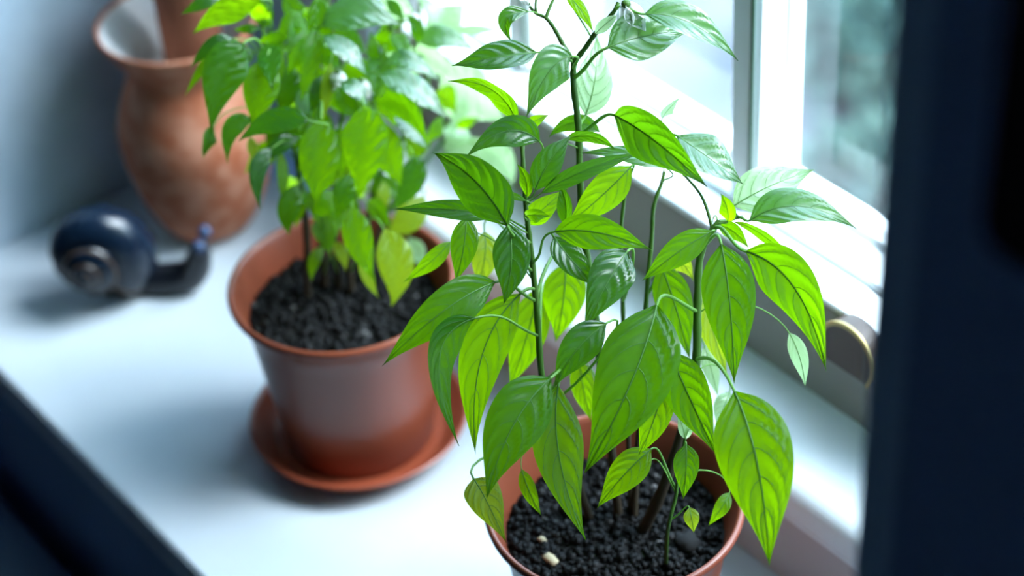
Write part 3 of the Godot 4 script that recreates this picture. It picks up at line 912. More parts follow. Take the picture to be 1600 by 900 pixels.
	leaf(v(-23.7, 241.0, -62.6), v(-16.9, 243.1, -65.9), v(-11.2, 233.0, -68.7), 5.4, Vector3(0.62, 0.59, 0.51), v(-25.3, 235.2, -49.4), 10, 3)
	leaf(v(29.0, 290.4, -49.6), v(48.1, 268.9, -37.6), v(64.4, 237.1, -25.1), 14.1, Vector3(0.56, 0.62, 0.55), v(5.7, 271.7, -61.6), 12, 1)
	leaf(v(32.6, 280.9, -63.1), v(58.8, 267.6, -71.7), v(84.8, 232.8, -68.3), 14.3, Vector3(0.49, 0.45, 0.74), v(5.8, 278.6, -67.1), 18, 1)
	leaf(v(45.9, 225.8, -81.8), v(57.5, 218.0, -78.3), v(64.0, 203.5, -76.1), 4.9, Vector3(0.56, 0.60, 0.57), v(14.9, 239.4, -46.9), 10, 4)
	leaf(v(-6.7, 230.1, -70.9), v(9.9, 214.2, -63.1), v(22.3, 194.1, -61.2), 7.5, Vector3(0.66, 0.64, 0.39), v(12.8, 245.5, -49.0), 10, 3)
	leaf(v(2.1, 200.2, -63.7), v(13.0, 192.1, -59.0), v(19.2, 178.8, -57.9), 4.8, Vector3(0.67, 0.64, 0.38), v(22.2, 214.4, -38.7), 10, 4)
	leaf(v(-67.2, 235.1, -28.6), v(-56.2, 221.9, -16.9), v(-51.1, 202.5, -6.2), 12.2, Vector3(0.61, 0.63, 0.48), v(-41.6, 247.1, 12.5), 8, 2)
	leaf(v(-73.3, 222.7, -14.4), v(-62.3, 204.0, 4.7), v(-58.3, 181.3, 21.4), 10.9, Vector3(0.61, 0.63, 0.47), v(-32.1, 218.2, 19.1), 8, 2)
	leaf(v(-42.2, 191.9, -14.6), v(-30.6, 181.3, -7.3), v(-22.3, 165.1, -5.3), 6.8, Vector3(0.61, 0.62, 0.49), v(-16.8, 184.0, -10.1), 8, 2)
	leaf(v(21.8, 180.6, -63.7), v(26.1, 176.1, -55.0), v(26.2, 166.3, -50.4), 6.2, Vector3(0.67, 0.61, 0.43), v(22.4, 206.8, -36.9), 10, 4)
	leaf(v(-38.8, 275.8, 39.5), v(-39.5, 274.6, 72.3), v(-48.3, 253.2, 104.4), 12.1, Vector3(0.83, 0.48, 0.29), v(-41.6, 247.1, 12.5), 16, 1)
	leaf(v(-30.5, 269.0, 59.2), v(-29.8, 257.2, 82.7), v(-6.6, 220.7, 92.1), 10.6, Vector3(0.92, 0.37, -0.13), v(-35.6, 229.6, 16.6), 20, 1)
	leaf(v(-40.6, 257.9, 23.2), v(-35.5, 236.5, 53.8), v(-17.4, 196.3, 75.2), 12.9, Vector3(0.63, 0.63, 0.46), v(-43.6, 252.7, 11.1), 10, 2)
	leaf(v(6.4, 244.1, 43.2), v(11.0, 232.5, 72.1), v(19.7, 206.9, 97.0), 15.6, Vector3(0.63, 0.70, 0.33), v(-28.4, 205.2, 21.1), 10, 1)
	leaf(v(-1.2, 227.4, 32.8), v(17.8, 202.6, 49.3), v(42.7, 167.2, 55.1), 15.2, Vector3(0.80, 0.59, 0.03), v(-26.7, 195.9, 20.1), 14, 2)
	leaf(v(-18.0, 211.0, 23.8), v(-10.4, 208.2, 26.1), v(-6.3, 198.9, 24.4), 4.6, Vector3(0.63, 0.63, 0.46), v(-26.7, 195.9, 20.1), 10, 3)
	leaf(v(-8.3, 179.1, 53.8), v(2.3, 172.3, 57.4), v(9.1, 160.0, 56.2), 4.2, Vector3(0.64, 0.63, 0.44), v(-24.1, 181.1, 18.6), 10, 2)
	leaf(v(-12.5, 187.0, 81.1), v(-1.1, 181.0, 82.4), v(12.7, 161.1, 82.2), 10.3, Vector3(0.70, 0.69, 0.16), v(-19.5, 161.9, 16.1), 10, 3)
	leaf(v(21.3, 267.4, -13.6), v(37.5, 245.8, 18.6), v(39.7, 208.5, 51.9), 20.7, Vector3(0.56, 0.69, 0.46), v(14.6, 240.3, -47.2), 12, 1)
	leaf(v(33.0, 231.4, -7.6), v(41.5, 218.3, 7.2), v(42.6, 201.7, 19.5), 8.6, Vector3(0.56, 0.65, 0.51), v(22.6, 203.1, -36.1), 10, 2)
	leaf(v(31.7, 244.1, -12.3), v(50.6, 228.8, -8.5), v(69.6, 203.6, -8.5), 12.8, Vector3(0.54, 0.56, 0.63), v(22.4, 208.7, -37.4), 18, 1)
	leaf(v(77.0, 247.5, -13.2), v(110.4, 232.1, 3.6), v(135.8, 196.3, 20.0), 19.5, Vector3(0.42, 0.78, 0.47), v(22.0, 217.4, -39.4), 10, 2)
	leaf(v(36.9, 193.7, 5.6), v(36.5, 187.2, 23.5), v(33.5, 172.2, 39.3), 9.3, Vector3(0.54, 0.68, 0.49), v(54.1, 176.7, 3.9), 12, 2)
	leaf(v(55.0, 205.1, -1.8), v(63.1, 197.8, 5.8), v(66.7, 183.7, 11.3), 7.0, Vector3(0.56, 0.63, 0.53), v(48.4, 195.1, -6.2), 16, 1)
	leaf(v(61.7, 160.4, -25.7), v(64.7, 157.1, -16.7), v(62.6, 147.7, -9.8), 4.3, Vector3(0.65, 0.61, 0.45), v(53.1, 180.6, 2.0), 16, 2)
	leaf(v(65.3, 173.5, 5.7), v(71.0, 171.5, 9.2), v(72.6, 163.4, 9.4), 4.2, Vector3(0.59, 0.62, 0.52), v(55.7, 160.5, 9.9), 6, 3)
	leaf(v(34.1, 182.8, 2.8), v(35.1, 181.6, 11.6), v(34.6, 172.6, 15.7), 3.3, Vector3(0.54, 0.67, 0.50), v(54.6, 174.6, 4.8), 6, 2)
	leaf(v(-18.3, 181.8, 9.9), v(-7.7, 171.5, 18.1), v(-4.9, 159.2, 22.4), 3.7, Vector3(0.61, 0.63, 0.49), v(-25.2, 187.4, 19.3), 6, 3)
	leaf(v(47.0, 198.9, -8.3), v(45.2, 206.9, -8.2), v(38.9, 208.6, -10.6), 2.6, Vector3(0.60, 0.62, 0.51), v(47.3, 197.8, -7.7), 12, 4)
	leaf(v(47.2, 198.9, -8.6), v(48.1, 206.0, -10.8), v(46.0, 206.3, -17.1), 2.4, Vector3(0.22, 0.75, 0.63), v(47.3, 197.8, -7.7), 12, 4)
	flower(v(-61.2, 379.2, -69.7), Vector3(0.35, -0.9, -0.1).normalized(), 0.0145)
	flower(v(-111.3, 366.6, -47.8), Vector3(-0.2, 0.6, 0.2).normalized(), 0.006)
	pebble(v(-5.5, 106.0, 41.0), Vector3(0.0048, 0.0022, 0.0030), M.pebble)
	pebble(v(-19.4, 106.0, 35.2), Vector3(0.0026, 0.0018, 0.0020), M.pebble)
	pebble(v(35.4, 106.0, -21.1), Vector3(0.0068, 0.0045, 0.0068), M.soil)
	# the back plant
	saucer(Vector3(-0.2551, 0.0000, -0.0021), "terracotta plastic saucer under the back pot, fully in view")
	pot_with_soil("blurred bushy pepper plant in the back terracotta plastic pot on a saucer", Vector3(-0.2551, 0.0000, -0.0021), 8)
	stem(2.2, 1.2, false, [v(-280.5, 100.0, 9.2), v(-273.1, 150.5, 7.2), v(-275.2, 186.6, 4.4), v(-278.2, 222.0, 3.7), v(-285.3, 254.1, 2.3), v(-293.3, 277.2, 3.3), v(-302.0, 297.2, -1.3), v(-313.1, 314.4, -9.6)])
	stem(2.2, 1.3, false, [v(-282.0, 100.0, -5.0), v(-274.7, 153.1, -4.8), v(-276.7, 189.2, -7.8), v(-280.8, 221.6, -13.8), v(-287.8, 259.2, -22.9), v(-296.5, 285.0, -35.3), v(-308.0, 305.3, -47.1)])
	stem(2.0, 1.2, false, [v(-271.4, 100.0, -9.8), v(-265.7, 146.6, -8.1), v(-270.1, 179.7, -14.7), v(-275.3, 209.2, -26.0), v(-279.0, 235.4, -34.9), v(-289.7, 256.2, -37.7), v(-300.1, 279.5, -44.5), v(-311.5, 300.0, -56.7)])
	stem(2.2, 1.2, false, [v(-264.9, 100.0, -14.0), v(-260.5, 146.1, -14.5), v(-265.3, 176.0, -26.9), v(-269.7, 208.4, -43.2), v(-275.4, 231.8, -56.3), v(-279.0, 252.1, -68.0), v(-282.8, 272.2, -79.3), v(-293.8, 292.8, -92.2)])
	stem(2.0, 1.0, false, [v(-267.2, 100.0, -25.6), v(-264.3, 145.6, -30.2), v(-270.4, 172.6, -47.7), v(-272.7, 191.6, -70.1), v(-274.7, 207.6, -89.1), v(-282.2, 222.7, -99.4), v(-292.8, 238.1, -106.0), v(-305.3, 256.5, -113.9)])
	stem(1.6, 0.9, false, [v(-273.1, 100.0, -33.4), v(-271.1, 142.1, -48.6), v(-271.4, 162.7, -76.0), v(-269.6, 175.8, -96.0), v(-268.6, 183.0, -107.1)])
	leaf(v(-298.1, 321.8, 24.8), v(-299.6, 320.8, 36.8), v(-307.2, 314.4, 47.1), 4.8, Vector3(0.50, 0.74, 0.45), v(-302.0, 297.2, -1.3), 12, 0, false)
	leaf(v(-274.9, 323.5, 12.8), v(-281.4, 321.7, 32.7), v(-290.2, 310.9, 50.4), 12.7, Vector3(0.91, -0.31, 0.27), v(-299.1, 290.5, 0.2), 12, 2, false)
	leaf(v(-291.3, 295.7, 7.9), v(-292.6, 297.8, 15.5), v(-300.0, 295.6, 19.7), 2.9, Vector3(0.69, 0.52, 0.51), v(-294.7, 280.5, 2.5), 12, 1, false)
	leaf(v(-274.9, 307.8, 34.1), v(-277.4, 307.0, 47.1), v(-282.3, 296.1, 59.8), 5.0, Vector3(0.62, 0.63, 0.47), v(-291.3, 271.4, 3.0), 12, 0, false)
	leaf(v(-266.3, 307.9, 33.0), v(-262.2, 296.9, 51.0), v(-254.8, 270.4, 68.3), 13.2, Vector3(0.82, 0.50, 0.27), v(-289.3, 265.6, 2.8), 12, 1, false)
	leaf(v(-284.5, 300.0, 36.0), v(-282.5, 293.0, 51.3), v(-284.7, 278.9, 64.7), 4.8, Vector3(1.00, 0.01, 0.01), v(-290.6, 269.5, 2.9), 12, 2, false)
	leaf(v(-270.3, 261.8, 57.6), v(-265.2, 257.4, 65.3), v(-266.1, 248.4, 70.0), 6.4, Vector3(0.96, 0.06, -0.27), v(-281.8, 238.0, 3.0), 12, 1, false)
	leaf(v(-265.7, 293.6, 19.3), v(-256.1, 280.2, 33.1), v(-253.7, 264.3, 42.7), 11.1, Vector3(0.72, 0.59, 0.37), v(-289.3, 265.6, 2.8), 12, 2, false)
	leaf(v(-253.9, 265.6, 41.1), v(-256.6, 265.2, 54.0), v(-251.9, 247.7, 62.6), 6.3, Vector3(0.84, 0.45, 0.30), v(-279.6, 228.0, 3.4), 12, 1, false)
	leaf(v(-220.3, 275.7, 25.4), v(-229.7, 278.5, 42.9), v(-239.5, 268.5, 60.9), 7.9, Vector3(0.80, 0.33, 0.50), v(-280.5, 219.5, -13.4), 12, 0, false)
	leaf(v(-244.2, 250.5, 37.8), v(-240.0, 242.7, 51.4), v(-231.6, 223.4, 57.4), 5.5, Vector3(0.80, 0.55, 0.24), v(-277.5, 213.2, 3.8), 12, 0, false)
	leaf(v(-248.1, 246.0, 16.9), v(-250.9, 244.2, 31.7), v(-255.3, 233.4, 43.5), 5.0, Vector3(0.71, 0.54, 0.45), v(-277.6, 215.4, 3.8), 12, 0, false)
	leaf(v(-280.6, 236.7, 30.1), v(-272.5, 232.2, 34.0), v(-270.3, 223.0, 34.7), 3.4, Vector3(0.68, 0.64, 0.37), v(-278.2, 222.0, 3.7), 12, 3, false)
	leaf(v(-272.7, 223.7, 15.4), v(-262.0, 213.4, 23.6), v(-257.0, 198.4, 28.5), 6.0, Vector3(0.86, 0.33, -0.40), v(-277.1, 208.7, 3.9), 12, 2, false)
	leaf(v(-250.3, 213.6, 20.5), v(-244.0, 204.2, 33.4), v(-239.9, 190.9, 37.2), 7.3, Vector3(0.70, 0.60, 0.39), v(-274.9, 182.1, 4.7), 12, 1, false)
	leaf(v(-253.8, 204.7, 15.7), v(-247.4, 198.7, 23.9), v(-246.7, 187.9, 28.9), 3.9, Vector3(0.70, 0.60, 0.39), v(-274.6, 177.6, 5.1), 12, 2, false)
	leaf(v(-227.1, 267.8, 13.1), v(-213.7, 250.7, 26.6), v(-206.4, 229.9, 36.3), 12.3, Vector3(0.68, 0.62, 0.39), v(-280.8, 221.6, -13.8), 12, 2, false)
	leaf(v(-239.4, 247.9, 2.6), v(-230.8, 241.9, 7.8), v(-227.8, 231.3, 9.5), 3.6, Vector3(0.80, 0.59, 0.08), v(-274.9, 207.4, -25.3), 12, 0, false)
	leaf(v(-215.5, 272.1, -8.2), v(-200.8, 254.9, 3.7), v(-193.6, 231.4, 17.1), 14.0, Vector3(0.60, 0.63, 0.49), v(-277.9, 227.9, -32.3), 12, 2, false)
	leaf(v(-235.5, 209.6, 6.0), v(-232.6, 205.4, 16.4), v(-235.2, 196.5, 23.4), 6.4, Vector3(0.70, 0.58, 0.43), v(-269.0, 171.4, -13.0), 12, 2, false)
	leaf(v(-219.9, 228.0, 3.4), v(-214.0, 220.8, 13.8), v(-213.6, 208.9, 20.7), 6.7, Vector3(0.69, 0.60, 0.41), v(-270.1, 179.7, -14.7), 12, 1, false)
	leaf(v(-211.0, 214.0, 10.3), v(-195.8, 199.8, 17.6), v(-182.6, 179.3, 18.9), 9.2, Vector3(0.65, 0.64, 0.41), v(-262.6, 159.2, -19.9), 12, 2, false)
	leaf(v(-207.0, 190.8, -6.8), v(-189.1, 175.0, -1.0), v(-183.6, 155.4, 9.4), 11.5, Vector3(0.66, 0.63, 0.42), v(-261.7, 133.8, -14.4), 12, 3, false)
	leaf(v(-209.4, 182.8, 7.1), v(-198.1, 173.0, 13.8), v(-190.0, 159.5, 12.5), 4.3, Vector3(0.65, 0.64, 0.41), v(-262.9, 121.5, -14.2), 12, 3, false)
	leaf(v(-241.6, 169.1, -60.0), v(-238.7, 160.8, -44.2), v(-245.3, 151.6, -31.6), 9.8, Vector3(0.67, 0.59, 0.45), v(-271.1, 145.1, -52.5), 12, 3, false)
	leaf(v(-253.9, 182.9, -40.6), v(-246.7, 177.3, -34.2), v(-245.0, 167.0, -31.2), 4.4, Vector3(0.66, 0.62, 0.42), v(-268.1, 162.4, -41.1), 12, 3, false)
	leaf(v(-229.9, 211.8, -47.3), v(-220.5, 201.6, -37.7), v(-222.6, 186.1, -22.6), 9.0, Vector3(0.46, 0.68, 0.57), v(-270.7, 175.5, -51.1), 12, 0, false)
	leaf(v(-236.7, 242.9, -26.5), v(-219.5, 229.8, -23.3), v(-208.5, 212.2, -22.9), 10.6, Vector3(0.64, 0.63, 0.44), v(-270.1, 210.1, -44.1), 12, 2, false)
	leaf(v(-257.4, 292.3, -11.5), v(-262.2, 306.8, -16.0), v(-272.9, 317.1, -24.1), 8.3, Vector3(0.67, 0.62, 0.40), v(-288.9, 262.5, -24.5), 12, 1, false)
	leaf(v(-258.1, 302.7, -13.9), v(-244.4, 309.2, -32.4), v(-228.8, 299.4, -48.9), 11.8, Vector3(0.43, 0.86, 0.28), v(-291.2, 259.5, -38.7), 12, 5, false)
	leaf(v(-251.3, 300.9, -9.8), v(-235.1, 295.0, -15.1), v(-225.1, 281.7, -19.1), 7.8, Vector3(0.56, 0.82, -0.11), v(-289.7, 256.2, -37.7), 12, 5, false)
	leaf(v(-270.8, 278.8, -18.3), v(-261.7, 276.8, -19.2), v(-258.4, 270.4, -23.7), 6.3, Vector3(0.62, 0.61, 0.49), v(-287.8, 259.2, -22.9), 12, 1, false)
	leaf(v(-260.3, 302.4, -10.6), v(-250.1, 289.9, 1.4), v(-245.6, 269.3, 14.4), 7.2, Vector3(0.80, 0.54, 0.25), v(-289.9, 265.7, -26.0), 12, 2, false)
	leaf(v(-287.5, 296.5, -19.8), v(-283.9, 291.2, -8.9), v(-279.3, 281.2, -10.1), 7.2, Vector3(0.70, 0.61, 0.38), v(-292.1, 272.1, -29.1), 12, 2, false)
	leaf(v(-281.3, 288.4, 4.3), v(-272.4, 278.7, 14.0), v(-269.7, 264.8, 20.6), 8.0, Vector3(0.71, 0.60, 0.37), v(-291.3, 271.4, 3.0), 12, 2, false)
	leaf(v(-259.8, 296.8, -3.7), v(-255.7, 291.7, 6.4), v(-257.6, 282.2, 13.0), 7.6, Vector3(0.99, 0.04, -0.09), v(-288.3, 260.8, -23.7), 12, 2, false)
	leaf(v(-255.2, 272.7, -9.6), v(-249.9, 266.6, 0.1), v(-250.4, 256.1, 6.3), 5.5, Vector3(0.82, 0.51, 0.28), v(-285.7, 247.9, -20.2), 12, 0, false)
	leaf(v(-252.6, 280.8, -13.3), v(-243.3, 269.9, -2.4), v(-239.9, 254.6, 5.0), 4.2, Vector3(0.69, 0.61, 0.39), v(-284.3, 245.8, -36.3), 12, 3, false)
	leaf(v(-253.7, 261.1, -17.4), v(-242.8, 255.3, -15.6), v(-236.4, 247.4, -22.2), 6.8, Vector3(0.62, 0.63, 0.47), v(-278.5, 231.7, -33.6), 12, 1, false)
	leaf(v(-233.1, 280.3, -6.5), v(-223.1, 278.7, -9.2), v(-216.8, 268.3, -12.2), 6.8, Vector3(0.56, 0.82, -0.12), v(-278.5, 231.7, -33.6), 12, 5, false)
	leaf(v(-243.7, 271.3, -44.6), v(-232.0, 273.0, -54.0), v(-217.1, 259.6, -64.4), 7.2, Vector3(0.44, 0.90, 0.06), v(-276.0, 235.2, -58.3), 12, 5, false)
	leaf(v(-235.7, 271.5, -34.2), v(-215.8, 265.8, -44.6), v(-199.2, 249.0, -52.8), 10.5, Vector3(0.50, 0.86, -0.05), v(-275.4, 231.8, -56.3), 12, 5, false)
	leaf(v(-226.0, 262.0, -23.6), v(-210.2, 259.9, -33.4), v(-195.9, 240.6, -35.2), 7.8, Vector3(0.53, 0.31, 0.79), v(-272.5, 220.1, -49.8), 12, 1, false)
	leaf(v(-230.7, 246.2, -39.0), v(-217.0, 239.5, -39.8), v(-208.8, 228.3, -44.2), 6.9, Vector3(0.61, 0.78, -0.14), v(-272.1, 218.4, -48.8), 12, 5, false)
	leaf(v(-235.6, 222.2, -75.2), v(-232.1, 218.2, -66.1), v(-233.9, 209.7, -60.7), 5.7, Vector3(0.99, 0.15, 0.02), v(-274.3, 204.7, -85.7), 12, 2, false)
	leaf(v(-244.9, 273.9, -68.0), v(-246.7, 283.5, -69.9), v(-257.3, 287.0, -69.0), 4.3, Vector3(0.62, 0.62, 0.48), v(-286.4, 228.9, -102.0), 12, 0, false)
	leaf(v(-265.2, 257.8, -83.6), v(-254.2, 261.5, -94.7), v(-240.3, 251.2, -108.0), 8.7, Vector3(0.42, 0.89, 0.19), v(-285.4, 227.3, -101.3), 12, 5, false)
	leaf(v(-293.0, 239.3, -107.2), v(-286.0, 248.5, -120.6), v(-286.8, 253.8, -135.1), 11.7, Vector3(0.70, 0.56, 0.45), v(-287.5, 230.4, -102.7), 12, 4, false)
	leaf(v(-270.3, 251.5, -111.1), v(-257.2, 253.1, -122.3), v(-249.6, 250.5, -137.6), 4.0, Vector3(0.43, 0.85, 0.31), v(-286.4, 228.9, -102.0), 12, 4, false)
	leaf(v(-281.3, 247.1, -111.9), v(-287.7, 258.9, -110.6), v(-302.0, 265.5, -108.9), 7.6, Vector3(0.64, 0.75, -0.16), v(-288.5, 232.0, -103.3), 12, 4, false)
	leaf(v(-271.0, 245.0, -80.0), v(-279.0, 254.3, -73.1), v(-290.5, 257.4, -70.5), 13.7, Vector3(0.38, -0.11, 0.92), v(-277.2, 241.9, -62.2), 12, 4, false)
	leaf(v(-261.1, 259.4, -48.2), v(-263.9, 269.8, -49.8), v(-272.4, 275.8, -55.2), 3.9, Vector3(0.65, 0.63, 0.42), v(-276.3, 236.9, -59.3), 12, 1, false)
	leaf(v(-297.7, 205.3, -119.6), v(-276.1, 194.7, -125.7), v(-256.6, 178.1, -138.1), 22.5, Vector3(0.48, 0.13, 0.87), v(-277.7, 213.7, -93.2), 12, 4, false)
	leaf(v(-287.0, 239.0, -93.3), v(-271.5, 234.3, -99.2), v(-257.9, 222.1, -109.7), 11.1, Vector3(0.49, 0.01, 0.87), v(-284.3, 225.8, -100.7), 12, 4, false)
	leaf(v(-241.6, 205.4, -87.5), v(-242.1, 216.4, -93.0), v(-248.0, 222.8, -102.4), 4.9, Vector3(0.66, 0.61, 0.44), v(-268.8, 181.6, -104.9), 12, 4, false)
	leaf(v(-241.8, 206.0, -88.2), v(-235.8, 210.1, -93.2), v(-235.2, 209.7, -102.0), 3.8, Vector3(0.84, 0.26, 0.47), v(-268.8, 181.6, -104.9), 12, 2, false)
	leaf(v(-258.7, 196.4, -95.5), v(-249.7, 192.1, -93.1), v(-253.0, 182.1, -83.8), 11.8, Vector3(0.95, 0.30, -0.09), v(-269.2, 178.7, -100.5), 12, 4, false)
	leaf(v(-267.3, 294.4, -65.6), v(-258.1, 291.2, -64.9), v(-254.8, 283.8, -68.1), 3.8, Vector3(0.62, 0.61, 0.50), v(-282.2, 268.8, -77.4), 12, 0, false)
	leaf(v(-268.6, 300.2, -28.6), v(-259.5, 306.6, -40.8), v(-252.1, 302.5, -53.9), 6.8, Vector3(0.47, 0.79, 0.38), v(-295.6, 269.5, -41.6), 12, 5, false)
	leaf(v(-267.7, 274.0, -80.5), v(-275.1, 283.3, -74.6), v(-288.3, 288.5, -72.5), 11.0, Vector3(0.34, -0.04, 0.94), v(-281.5, 265.5, -75.6), 12, 4, false)
	leaf(v(-247.7, 179.9, -109.5), v(-232.7, 174.2, -113.3), v(-222.4, 158.5, -114.5), 11.6, Vector3(0.50, 0.42, 0.76), v(-269.8, 174.3, -93.8), 12, 4, false)
	leaf(v(-265.8, 173.4, -97.9), v(-251.3, 173.8, -109.4), v(-242.5, 174.3, -130.5), 10.0, Vector3(0.42, 0.85, 0.32), v(-269.5, 176.7, -97.4), 12, 4, false)
	leaf(v(-241.9, 143.5, -46.7), v(-231.9, 138.4, -44.6), v(-227.3, 128.4, -45.9), 6.3, Vector3(0.64, 0.64, 0.44), v(-265.8, 152.3, -34.6), 12, 4, false)
	leaf(v(-291.5, 293.3, 0.7), v(-296.1, 303.3, 2.0), v(-306.9, 309.2, -0.2), 6.3, Vector3(0.64, 0.64, 0.42), v(-294.7, 280.5, 2.5), 12, 1, false)
	leaf(v(-289.7, 290.5, -19.5), v(-293.9, 299.2, -17.0), v(-304.1, 303.7, -18.0), 6.4, Vector3(0.63, 0.63, 0.46), v(-292.1, 272.1, -29.1), 12, 1, false)
	leaf(v(-285.2, 272.7, -55.2), v(-289.3, 283.7, -56.1), v(-299.2, 290.6, -60.6), 7.8, Vector3(0.64, 0.63, 0.43), v(-294.1, 266.2, -40.6), 12, 1, false)
	leaf(v(-282.4, 304.6, 5.5), v(-286.3, 311.0, 10.7), v(-296.2, 313.2, 12.4), 7.1, Vector3(0.44, -0.02, 0.90), v(-296.2, 283.9, 1.7), 12, 2, false)
	leaf(v(-278.0, 290.2, -2.6), v(-280.3, 292.0, 6.7), v(-288.5, 289.5, 12.5), 5.8, Vector3(0.82, 0.03, 0.57), v(-292.0, 273.3, 3.1), 12, 1, false)
	leaf(v(-283.0, 261.0, -64.0), v(-272.3, 260.5, -69.0), v(-267.4, 255.7, -77.9), 9.1, Vector3(0.64, -0.09, 0.76), v(-278.1, 247.0, -65.1), 12, 1, false)
	leaf(v(-272.3, 260.9, -35.2), v(-259.2, 255.3, -36.6), v(-251.9, 245.4, -41.6), 7.9, Vector3(0.59, 0.52, 0.62), v(-283.4, 244.1, -36.0), 12, 2, false)
	leaf(v(-285.0, 268.0, -6.3), v(-276.5, 258.1, 4.3), v(-274.0, 243.8, 11.5), 8.5, Vector3(0.70, 0.60, 0.38), v(-286.7, 257.9, 2.4), 12, 1, false)
	leaf(v(-271.2, 250.4, -1.1), v(-262.4, 241.2, 8.1), v(-259.4, 227.5, 14.0), 8.5, Vector3(0.69, 0.61, 0.38), v(-281.5, 225.3, -14.7), 12, 1, false)
	leaf(v(-250.3, 237.7, -11.9), v(-240.5, 229.1, -4.9), v(-236.4, 216.0, -1.4), 8.5, Vector3(0.67, 0.63, 0.40), v(-275.3, 209.2, -26.0), 12, 2, false)
	leaf(v(-260.1, 245.5, -52.3), v(-249.0, 237.3, -47.5), v(-243.6, 224.6, -46.3), 8.7, Vector3(0.64, 0.63, 0.44), v(-274.5, 228.5, -54.5), 12, 2, false)
	leaf(v(-250.2, 225.0, -5.6), v(-243.0, 218.0, 2.7), v(-241.5, 206.4, 7.7), 7.7, Vector3(0.69, 0.61, 0.40), v(-273.3, 198.1, -21.7), 12, 2, false)
	leaf(v(-273.1, 242.4, 12.3), v(-268.3, 237.7, 20.8), v(-269.2, 228.4, 26.0), 6.8, Vector3(0.72, 0.58, 0.39), v(-279.6, 228.0, 3.4), 12, 1, false)
	leaf(v(-274.8, 189.8, -86.4), v(-269.1, 183.1, -76.4), v(-268.9, 171.8, -70.1), 8.2, Vector3(0.67, 0.61, 0.43), v(-273.1, 194.5, -73.6), 12, 2, false)
	leaf(v(-252.2, 160.6, 8.6), v(-248.7, 155.9, 18.7), v(-246.9, 144.6, 23.0), 4.0, Vector3(0.69, 0.60, 0.41), v(-279.8, 115.6, -5.0), 12, 2, false)
	leaf(v(-249.8, 162.4, 3.0), v(-239.9, 158.6, 3.5), v(-236.7, 148.0, 4.8), 4.0, Vector3(0.65, 0.64, 0.40), v(-268.9, 120.7, -9.1), 12, 3, false)
	leaf(v(-254.2, 186.3, -9.1), v(-234.6, 189.3, -2.4), v(-217.5, 182.4, 3.9), 8.1, Vector3(-0.10, 0.85, 0.53), v(-270.1, 180.0, -14.8), 14, 1, false)
	leaf(v(-313.7, 220.3, -38.1), v(-320.3, 214.0, -43.9), v(-329.4, 197.7, -50.1), 9.8, Vector3(0.62, -0.66, 0.42), v(-283.9, 238.6, -17.9), 14, 1, false)
	leaf(v(-291.6, 287.2, -24.5), v(-281.1, 288.3, -10.4), v(-273.5, 280.2, 2.9), 7.5, Vector3(0.73, 0.60, -0.32), v(-296.2, 284.2, -34.9), 14, 2, false)
	leaf(v(-259.5, 198.0, 9.8), v(-241.9, 202.7, 17.0), v(-226.9, 197.5, 23.7), 6.3, Vector3(0.03, 1.00, -0.03), v(-275.6, 191.7, 4.3), 14, 2, false)
	leaf(v(-288.4, 211.8, -46.9), v(-284.8, 212.6, -56.5), v(-283.5, 203.4, -66.7), 6.4, Vector3(0.89, 0.46, 0.02), v(-277.2, 222.8, -30.6), 14, 2, false)
	leaf(v(-273.2, 212.6, -16.7), v(-267.5, 216.4, -2.2), v(-264.4, 210.5, 11.7), 8.0, Vector3(0.80, 0.56, -0.21), v(-275.4, 210.1, -26.3), 14, 2, false)
	leaf(v(-293.3, 245.9, -15.3), v(-293.9, 250.1, -5.1), v(-297.3, 244.6, 4.6), 7.1, Vector3(0.52, 0.84, 0.15), v(-285.7, 248.3, -20.3), 14, 2, false)
	leaf(v(-319.8, 255.0, -17.2), v(-327.6, 253.6, -26.1), v(-338.2, 242.5, -35.6), 8.8, Vector3(0.21, 0.70, -0.68), v(-291.5, 272.1, 3.0), 14, 2, false)
	leaf(v(-306.6, 171.5, -11.2), v(-315.7, 165.4, -12.7), v(-327.2, 149.0, -14.3), 7.7, Vector3(0.43, -0.50, 0.75), v(-275.5, 190.3, 4.3), 14, 2, false)
	leaf(v(-301.6, 168.0, -77.5), v(-313.0, 167.2, -80.7), v(-326.7, 156.2, -84.2), 6.7, Vector3(-0.47, 0.71, 0.52), v(-271.9, 185.2, -62.6), 14, 2, false)
	leaf(v(-286.2, 274.2, -34.8), v(-270.7, 276.9, -38.1), v(-258.0, 270.3, -42.1), 8.2, Vector3(0.22, 0.91, 0.35), v(-293.1, 275.0, -30.5), 14, 1, false)
	leaf(v(-292.4, 210.2, 4.8), v(-295.2, 208.9, 15.9), v(-300.7, 197.6, 26.9), 7.7, Vector3(0.83, 0.28, 0.47), v(-277.8, 216.7, 3.8), 14, 2, false)
	leaf(v(-297.7, 145.6, -55.7), v(-308.1, 142.9, -57.4), v(-320.7, 129.7, -59.3), 9.4, Vector3(-0.32, 0.26, 0.91), v(-268.3, 163.4, -41.7), 14, 2, false)
	leaf(v(-279.6, 237.2, -6.9), v(-272.7, 240.8, 7.6), v(-268.4, 234.9, 21.4), 6.5, Vector3(0.57, 0.80, -0.16), v(-283.1, 234.2, -16.8), 14, 1, false)
	leaf(v(-269.7, 168.0, -39.8), v(-262.1, 170.0, -48.2), v(-256.6, 161.7, -57.2), 8.6, Vector3(0.69, 0.67, 0.27), v(-265.3, 176.1, -27.0), 14, 1, false)
	leaf(v(-307.8, 248.1, -105.6), v(-306.8, 250.9, -94.6), v(-308.3, 244.1, -84.5), 8.8, Vector3(0.89, 0.44, 0.10), v(-300.9, 250.0, -111.1), 14, 1, false)
